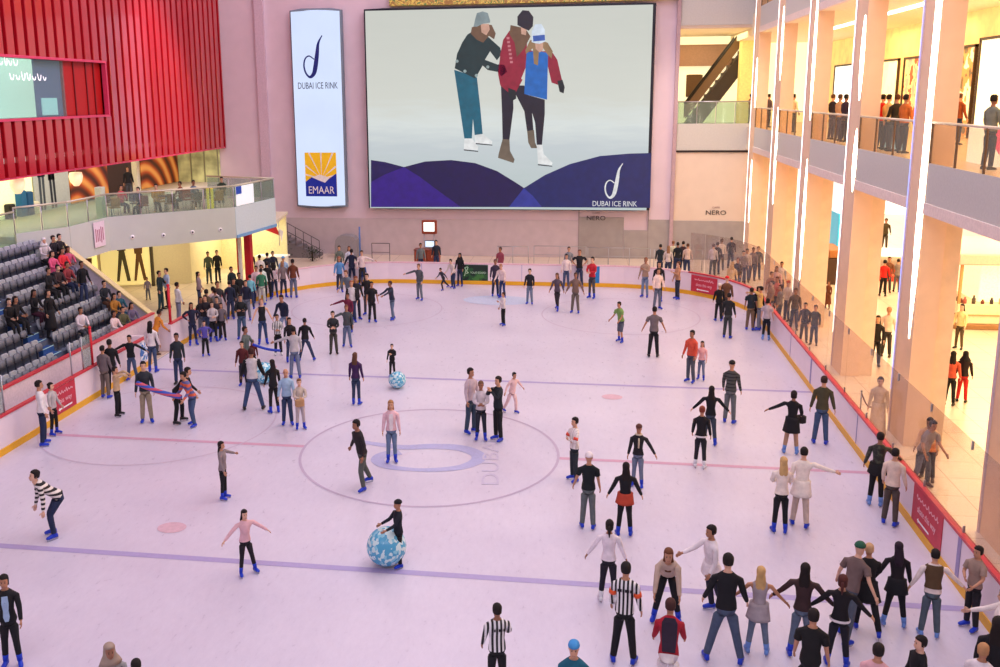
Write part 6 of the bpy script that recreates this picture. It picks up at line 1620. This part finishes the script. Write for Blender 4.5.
# ---------- crowd at the left far boards
CR = [
 (200, 334, 289.4, 180, 'relax', (90, 76, 62), DG, 'short', 'person in brown green jacket behind the navy skater with hands on hips'),
 (203, 338, 297, 20, 'relax', (36, 30, 34), (120, 124, 140), 'short', 'dark jacketed person right behind the navy skater'),
 (207.5, 340, 295, -20, 'cross', (40, 36, 44), JN, 'short', 'person in dark top in the middle of the left crowd'),
 (211, 330, 286.8, 180, 'relax', (232, 206, 210), DG, 'short', 'person in white top with black hair in the left crowd'),
 (214, 342, 301.5, 10, 'front', (192, 184, 188), BK, 'long', 'woman in pale grey open jacket at the front of the left crowd'),
 (218, 329, 283, 20, 'relax', (44, 40, 46), DG, 'short', 'dark topped person at the back of the left crowd near the railing'),
 (217.5, 333, 289, 180, 'relax', (130, 126, 130), DG, 'short', 'person in mid grey jacket at the back of the left crowd'),
 (219, 341, 299, -15, 'relax', (54, 52, 62), BK, 'short', 'person in charcoal top beside the pale grey open jacket'),
 (223, 341, 303, 0, 'relax', (110, 100, 108), BK, 'short', 'person in grey and black at the right end of the front crowd'),
 (228, 320, 281, 180, 'relax', (36, 44, 66), DN, 'short', 'person in dark navy at the left of the row under the red column'),
 (232.5, 319, 280, 10, 'relax', (22, 22, 28), DG, 'short', 'man in black jacket and dark grey trousers under the red column'),
 (239.5, 314, 273, 20, 'relax', (26, 28, 30), (130, 128, 132), 'short', 'man in black top and grey trousers right of the red column'),
 (247.5, 321, 280.4, -10, 'relax', (30, 32, 56), (108, 112, 130), 'short', 'man in dark navy shirt and grey trousers in the left crowd'),
 (242.5, 340, 295, 0, 'cross', (30, 34, 38), (70, 94, 124), 'short', 'man in black tee with pale badge and jeans in front of the left crowd'),
 (251.5, 310, 275, 180, 'relax', (120, 192, 208), DN, 'short', 'person in light turquoise shirt in the left crowd'),
 (256, 304, 266, 0, 'relax', (228, 196, 204), (40, 50, 90), 'short', 'person in white and pink patterned top in the left crowd'),
 (248, 303, 266, 10, 'relax', (216, 226, 222), DG, 'short', 'person in white shirt behind the turquoise shirt'),
 (262.5, 305, 268, 180, 'relax', (52, 118, 88), (196, 196, 186), 'short', 'person in green top and pale trousers in the left crowd'),
 (268, 300, 262, 175, 'relax', (20, 22, 26), BK, 'short', 'person in black next to the green top'),
 (275, 298, 262.6, 180, 'relax', (234, 206, 210), (50, 60, 84), 'long', 'woman in pale pink jacket with long brown hair by the far left boards'),
 (284, 298, 261, 20, 'relax', (128, 112, 112), (44, 46, 66), 'long', 'woman in taupe top with long fair hair by the far left boards'),
 (294, 298.5, 259.4, 175, 'relax', (108, 56, 36), (104, 110, 134), 'short', 'man in brown leather jacket and grey jeans by the far left boards'),
]
for fx, fy, hy, yw, ps, t, b, hr, lab in CR:
    sk(fx, fy, hy, yw, ps, t, b, (hr, HB if 'fair' not in lab else (170, 130, 90)), lab, girl=hr == 'long')
# ---------- behind the boards, far side
for hx, hy, yw, ps, t, hc, lab in (
 (339, 246, 0, 'relax', (104, 112, 106), HB, 'man in grey green shirt standing behind the far boards, left of two'),
 (349, 246.5, 10, 'relax', (196, 200, 222), (90, 60, 50), 'person in pale blue shirt standing behind the far boards'),
 (436.2, 240.5, 0, 'relax', (36, 44, 60), HB, 'guard in dark suit standing right of the brown desk'),
 (420.5, 243.5, 10, 'relax', (106, 116, 120), HB, 'person in grey working behind the brown desk'),
 (500.3, 247.4, -30, 'relax', (150, 70, 90), (60, 40, 40), 'person in dark pink sitting behind the far boards'),
 (569, 247, 0, 'relax', (130, 134, 146), (70, 60, 60), 'person in grey behind the white topped skater at the far boards'),
 (272.5, 251.5, 10, 'relax', (36, 40, 62), HB, 'man in dark suit behind the far left boards, right of two'),
 (267, 252.6, 180, 'relax', (40, 44, 60), HB, 'man in dark suit behind the far left boards, left of two'),
 (283, 256.5, 180, 'relax', (150, 186, 226), (100, 170, 230), 'person with bright blue hat behind the far left boards'),
 (259.3, 255, 180, 'relax', (236, 232, 232), HB, 'man in white shirt leaning at the reception desk'),
 (249.8, 250.5, 0, 'relax', (40, 34, 34), (150, 110, 80), 'receptionist in black jacket behind the white desk'),
 (660.6, 244.4, 180, 'relax', (40, 52, 60), HB, 'person in dark top with pale sleeves at the far right, leftmost of its group'),
 (668.6, 246, 180, 'relax', (206, 196, 198), (150, 110, 80), 'person in pale top at the far right beside the dark group'),
 (673.4, 241, 170, 'relax', (226, 220, 190), (140, 90, 60), 'fair haired person in cream behind the far right boards'),
 (678, 242.5, 180, 'relax', (26, 34, 44), HB, 'person in black at the middle of the far right group'),
 (683.5, 241.5, 175, 'relax', (70, 46, 50), HB, 'person in dark red top at the far right group'),
 (688, 243.8, 180, 'relax', (214, 190, 180), BR, 'person in beige at the right end of the far right group'),
 (713.6, 244, 180, 'relax', (216, 206, 214), BR, 'person in white and navy above the red corner sign, leftmost'),
 (717.8, 242.3, 170, 'relax', (40, 46, 66), HB, 'person in navy above the red corner sign, second from left'),
 (722, 239, 180, 'relax', (222, 206, 196), BR, 'person in white sleeves and black vest above the red corner sign'),
 (731.7, 237.4, 180, 'relax', (58, 56, 74), HB, 'person in dark violet top standing apart by the corner'),
 (738, 258, -20, 'relax', (76, 62, 66), (120, 76, 60), 'person in dark grey brown behind the corner glass'),
 (743.8, 251, 10, 'relax', (140, 124, 126), HB, 'person in grey behind the corner glass, left of a pair'),
 (747.4, 249, 0, 'relax', (200, 184, 176), HB, 'person in cream behind the corner glass, right of a pair'),
 (753.6, 247.7, 0, 'relax', (120, 104, 110), BR, 'person in mauve grey at the pillar foot'),
 (758.6, 247.5, 0, 'relax', (90, 84, 92), BR, 'person in dark mauve beside the farthest pillar foot'),
 (732.6, 262, 170, 'relax', (232, 206, 170), BL, 'fair haired woman in cream above the red hat'),
 (767, 281, -60, 'relax', (176, 130, 90), HB, 'person in tan top behind the right boards glass'),
 (777, 266.5, 10, 'relax', (200, 160, 160), BR, 'person in pale red behind the right glass'),
 (782, 262, 0, 'relax', (214, 196, 190), HB, 'short haired person in white looking over the glass near the pillar'),
 (772, 272, 20, 'relax', (150, 110, 100), BR, 'person in brown red in the thick of the right crowd'),
 (781, 285, -70, 'relax', (120, 112, 118), HB, 'person in grey leaning on the right boards'),
 (788.5, 281, -40, 'relax', (234, 214, 200), (222, 84, 40), 'person with orange red hat and cream top behind the right boards'),
 (777.5, 277, -30, 'relax', (204, 110, 96), BR, 'person in coral top behind the right glass'),
 (796, 288.5, 0, 'relax', (84, 66, 52), (90, 60, 40), 'man in dark brown jacket behind the right boards'),
 (805.8, 303, 0, 'relax', (60, 62, 84), HB, 'boy in dark open jacket over white shirt on the right walkway'),
 (816, 304.5, -10, 'relax', (46, 48, 52), HB, 'boy in dark jacket walking on the right walkway')):
    g = 'woman' in lab or 'person in pale' in lab
    hd(hx, hy, 1.66 if 'boy' not in lab else 1.5, yw, ps, t, DG if 'white' in lab else DN, ('long' if g else 'hat' if 'hat' in lab else 'short', hc), lab)
# ---------- right walkway and mall floor
hd(881, 377.5, 1.7, 0, 'relax', (228, 204, 176), (228, 204, 176), ('short', HB), 'man in long cream robe behind the glass by the rope posts', robe=((230, 206, 178), .84))
hd(926.5, 415.5, 1.74, 40, 'leanf', (150, 136, 136), (84, 88, 100), ('short', HB), 'man in grey tee bending behind the right glass', arms='short')
hd(932.5, 418, 1.66, -10, dict(POSES['leanf']), (238, 190, 140), (60, 50, 48), ('long', HB), 'woman in cream and orange top behind the right glass', robe=((230, 140, 60), .1))
hd(878.5, 316, 1.74, 0, 'relax', (30, 24, 28), BK, ('long', HB), 'woman in black walking on the mall floor below the wide pillar gap')
hd(889.5, 307.5, 1.78, 180, 'relax', (240, 216, 196), (60, 54, 50), ('short', (180, 130, 96)), 'man in white shirt walking away on the mall floor')
hd(866, 315, 1.7, 180, 'relax', (234, 214, 196), DG, ('short', HB), 'person in white at the edge of the third pillar')
hd(866.5, 297.5, 1.6, 180, 'relax', (60, 60, 76), DG, ('short', HB), 'dark topped person behind the third pillar')
sk(827, 309, 280, -20, 'relax', (110, 60, 40), (90, 50, 36), ('long', BR), 'woman in long brown dress at the light line of the third pillar', girl=True, skate=False, shoes='brown', robe=((104, 56, 38), .6))
sk(948.5, 405, 350, 180, 'relax', (206, 90, 66), (26, 24, 28), ('long', HB), 'woman in orange top and black trousers on the mall floor', girl=True, skate=False, shoes='black')
sk(961, 402, 350, 180, 'relax', (34, 22, 26), (206, 34, 34), ('scarf', BK), 'woman in black headscarf with bright red trousers', girl=True, skate=False, shoes='black')
sk(958, 349, 303, -20, 'relax', (226, 206, 150), (84, 70, 50), ('long', HB), 'woman in cream top and brown skirt left of the kiosk', girl=True, skate=False, shoes='black')
sk(967, 309, 262, 10, 'relax', (228, 200, 180), (66, 56, 50), ('long', HB), 'woman in white top and long dark skirt at the turquoise banner', girl=True, skate=False, shoes='black', robe=((70, 58, 52), .6))
sk(884, 249, 217, 0, 'walk', (70, 56, 36), (60, 48, 34), ('short', HB), 'man in dark brown suit striding far back in the bright mall', skate=False, shoes='black')
sk(875, 256, 224, 0, 'relax', (150, 110, 70), (90, 70, 50), ('short', HB), 'person in tan clothes far back at the edge of the third pillar', skate=False, shoes='black')
sk(882.3, 296, 259, 180, 'relax', (220, 40, 36), BK, ('short', HB), 'woman in bright red top and black trousers at the red counter', skate=False, shoes='black', girl=True)
sk(896, 292, 258, 180, 'relax', (140, 130, 130), (110, 104, 110), ('short', HB), 'person in grey clothes at the red counter', skate=False, shoes='black')
hd(889.8, 256.5, 1.66, 0, 'relax', (110, 70, 50), DG, ('short', HB), 'person in brown behind the red counter')
# ---------- upper floor behind the rails
for hx, t, hc, lab in ((751.5, (150, 60, 40), HB, 'person in dark red on the far upper balcony'), (769.7, (110, 96, 110), HB, 'person in grey violet on the upper balcony by the farthest pillars'), (794.5, (236, 220, 190), HB, 'person in cream on the upper balcony in the fourth bay'),
   (834, (50, 44, 60), BR, 'person in dark top on the upper balcony, left of three'), (841, (220, 170, 120), BR, 'person in tan on the upper balcony, middle of three'), (847, (60, 44, 56), HB, 'person in dark top on the upper balcony, right of three'),
   (884, (220, 40, 30), HB, 'person in bright red on the upper balcony beside the man in dark green'), (897.5, (44, 36, 24), (90, 50, 20), 'man in dark green jacket on the upper balcony seen from behind'), (890, (230, 190, 120), HB, 'fair clothed person on the upper balcony beside the dark green jacket'), (907, (200, 110, 50), HB, 'person in orange on the upper balcony at the wide pillar edge'),
   (995, (128, 136, 128), HB, 'man in grey green on the upper balcony at the right edge'), (961, (150, 70, 30), BR, 'person in dark orange far inside the upper floor')):
    X = 9.3 if hx < 955 or hx > 990 else 12.5
    p = at(hx, 92.5, 'X', X)
    person((p.x, p.y), 1.72, 120 if hx != 897.5 else 200, 'relax', t, DN, ('short', hc), lab, floor=7.42, skate=False, shoes='black')
# ---------- left ground floor visitors
sk(161.6, 310, 270, 60, 'phone', (34, 50, 56), (30, 60, 70), ('short', HB), 'man in dark teal standing by the seat stand wall', skate=False, shoes='black')
sk(168.6, 309, 268.4, -60, 'relax', (176, 196, 230), (30, 30, 46), ('short', HB), 'man in pale blue shirt talking by the seat stand wall', skate=False, shoes='black')
sk(148.5, 300, 280, 0, 'relax', (150, 140, 150), (110, 110, 120), ('short', HB), 'child in grey behind the sloping stand wall', skate=False, shoes='black')
hd(176.8, 282.6, 1.68, 120, 'relax', (214, 214, 220), (130, 134, 160), ('short', HB), 'man in white shirt behind the open gate')
hd(197.8, 272, 1.62, 90, 'relax', (150, 130, 140), DN, ('long', HB), 'woman with long dark hair behind the left crowd', girl=True)
sk(209.5, 283.5, 251, 5, 'stand', (70, 84, 70), (50, 66, 70), ('short', HB), 'man in grey green shirt standing in the lit doorway', skate=False, shoes='black')
sk(218.4, 283, 250, -5, 'stand', (34, 36, 38), (30, 36, 44), ('short', HB), 'man in black shirt standing in the lit doorway', skate=False, shoes='black')
hd(231, 267, 1.66, 40, 'relax', (30, 44, 50), DG, ('short', HB), 'person in dark top in front of the narrow red column')
hd(154.6, 310, 1.66, 120, dict(POSES['leanf']), (222, 140, 50), DG, ('short', HB), 'man in orange shirt leaning over the boards at the gate')
# ---------- seated and standing spectators in the stand
def spect(hx, hy, k, yaw, ps, t, b, hr, lab, H=1.62, **kw):
    """k = tier; head pixel meets the plane of the seat back line"""
    seated = ps == 'sit'
    ztop = row_z(k)+(1.22*H/1.75 if seated else H)
    X = row_x(k)+(.1 if seated else .3)
    p = at(hx, hy, 'X', X)
    fl = row_z(k) if seated else p.z-H
    return person((X, p.y), H, 70+yaw, ps if not seated else dict(POSES['sit'], high=.40), t, b, (hr, HB if hr != 'scarf' else (230, 226, 226)), lab, floor=row_z(k) if seated else row_z(max(0, k)), skate=False, shoes='black', **kw)
SP = [
 (43, 244, 6, 'sit', (206, 196, 196), BK, 'scarf', 'spectator in white scarf and dark clothes at the top of the stand'),
 (52, 241, 6, 'sit', (30, 26, 34), BK, 'short', 'spectator in black at the top of the stand, left of the white collar'),
 (58.5, 243.5, 6, 'sit', (40, 36, 40), BK, 'short', 'spectator in black with a white collar near the top end wall'),
 (61, 253, 5, 'sit', (224, 54, 66), BK, 'long', 'spectator in bright red top near the end wall'),
 (67.7, 258, 5, 'sit', (200, 90, 120), (110, 110, 130), 'long', 'spectator in dark pink by the end wall'),
 (51.4, 261, 5, 'sit', (220, 90, 130), DG, 'long', 'spectator in bright pink left of the red top'),
 (47.2, 274, 4, 'sit', (26, 26, 32), BK, 'short', 'spectator in black at the left of the middle group'),
 (56.7, 270, 4, 'sit', (60, 44, 46), BK, 'short', 'spectator in dark brown in the middle group'),
 (66, 267.5, 4, 'sit', (150, 60, 64), DN, 'short', 'spectator in dull red at the right of the middle group'),
 (81.3, 263.3, 3, 'relax', (20, 20, 26), DN, 'short', 'man in black jacket walking down between the seats'),
 (102.2, 272.6, 2, 'sit', (40, 44, 52), BR, 'short', 'spectator in dark top sitting against the sloping wall'),
 (112, 286.4, 1, 'sit', (176, 120, 50), DG, 'long', 'spectator in ochre coat in the lower rows'),
 (117, 284, 1, 'sit', (40, 90, 110), (40, 90, 120), 'short', 'spectator in teal right of the ochre coat'),
 (80, 316, 1, 'sit', (226, 214, 222), DG, 'short', 'spectator in white seen in the lower rows behind the glass'),
 (112.6, 317.5, 0, 'sit', (232, 210, 212), DG, 'short', 'spectator in white in the front row'),
 (122, 315, 0, 'sit', (96, 96, 70), DG, 'short', 'spectator in olive in the front row'),
 (130, 301, 0, 'sit', (110, 100, 130), DG, 'long', 'spectator in violet grey at the end of the front row'),
 (8, 304.5, 3, 'sit', (26, 24, 28), BK, 'short', 'spectator in black at far left, left of a pair'),
 (14, 303, 3, 'sit', (34, 30, 32), BK, 'long', 'spectator in black with pale collar at far left, right of a pair'),
 (33, 298.6, 3, 'sit', (24, 22, 28), (70, 30, 50), 'long', 'spectator in black beside the blue aisle'),
 (48.8, 302, 2, 'relax', (20, 18, 22), BK, 'long', 'woman in long black coat standing in the blue aisle')]
for hx, hy, k, ps, t, b, hr, lab in SP:
    spect(hx, hy, k, RND.uniform(-12, 12), ps, t, b, hr, lab, robe=(BK, .6) if 'coat standing' in lab else None)
# cafe guests and barista on the balcony
for (px, py, X, fl, yw, t, lab) in ((121, 200, -20.6, 4.27, 60, (210, 80, 90), 'cafe guest in coral red behind the balcony glass'), (156, 190, -19.2, 4.27, 30, (200, 150, 40), 'cafe guest in mustard yellow behind the balcony glass'), (181, 188, -18.6, 4.27, -20, (130, 66, 50), 'cafe guest in rust brown behind the balcony glass'),
   (193, 187, -18.3, 4.27, 50, (120, 130, 150), 'cafe guest in blue grey behind the balcony glass'), (222, 185, -17.6, 4.27, 10, (46, 60, 50), 'cafe guest in dark green behind the balcony glass'), (128, 178, -22.5, 4.27, 40, (26, 24, 30), 'waiter in black in front of the dark wall panel'), (139, 194, -19.3, 4.27, 0, (60, 66, 90), 'cafe guest in navy behind the balcony glass')):
    p = at(px, py, 'X', X)
    person((X, p.y), 1.66, yw, 'relax' if 'waiter' in lab else 'sit', t, DG, ('short', HB), lab, floor=fl, skate=False, shoes='black')
# ---------- balls and foam tubes
def ball(px, py_bottom, R, label):
    p = at(px, py_bottom); m = blotch((84, 168, 206), (142, 206, 226), (206, 232, 236), 15, rough=.2, vor=True)
    mb = MB(); mb.ball((0, 0, 0), (R, R, R*.98), m, 28, 18); mb.build('beach_ball', None, label, 'ball', loc=(p.x, p.y, R+.03), group=None)
ball(387, 566, .40, 'largest blue and white patterned ball on the near ice')
ball(397.5, 389, .28, 'small blue and white patterned ball in front of the child')
ball(264.5, 384, .36, 'blue patterned ball held by the group at left')
def tubeo(a, b, h, r, m, label, sag=.05):
    pa, pb = at(*a, 'Z', h), at(*b, 'Z', h); mb = MB()
    mb.tube([pa.lerp(pb, t)-V3(0, 0, sag*math.sin(PI*t)) for t in [k/12 for k in range(13)]], r, m, 10)
    return mb.build('foam_tube', None, label, 'foam tube')
def tuboa(p, q, r, m, label):
    mb = MB(); mb.tube([p.lerp(q, t)-V3(0, 0, .05*math.sin(PI*t)) for t in [k/12 for k in range(13)]], r, m, 10); mb.build('foam_tube', None, label, 'foam tube')
pa = at(147.5, 423.5); pb = at(186, 427)
tuboa(Vector((pa.x-.1, pa.y-.25, 1.3)), Vector((pb.x+.05, pb.y-.3, 1.0)), .07, stripes((60, 90, 190), (206, 90, 110), 'Z', .12, .5), 'long red and blue foam tube held between two men at left')
pa = at(247.5, 378); pb = at(295.5, 379)
tuboa(Vector((pa.x+.3, pa.y-.15, 1.22)), Vector((pb.x-.45, pb.y-.1, 1.0)), .045, mat((30, 60, 190), .5), 'thin blue foam tube held between two skaters')
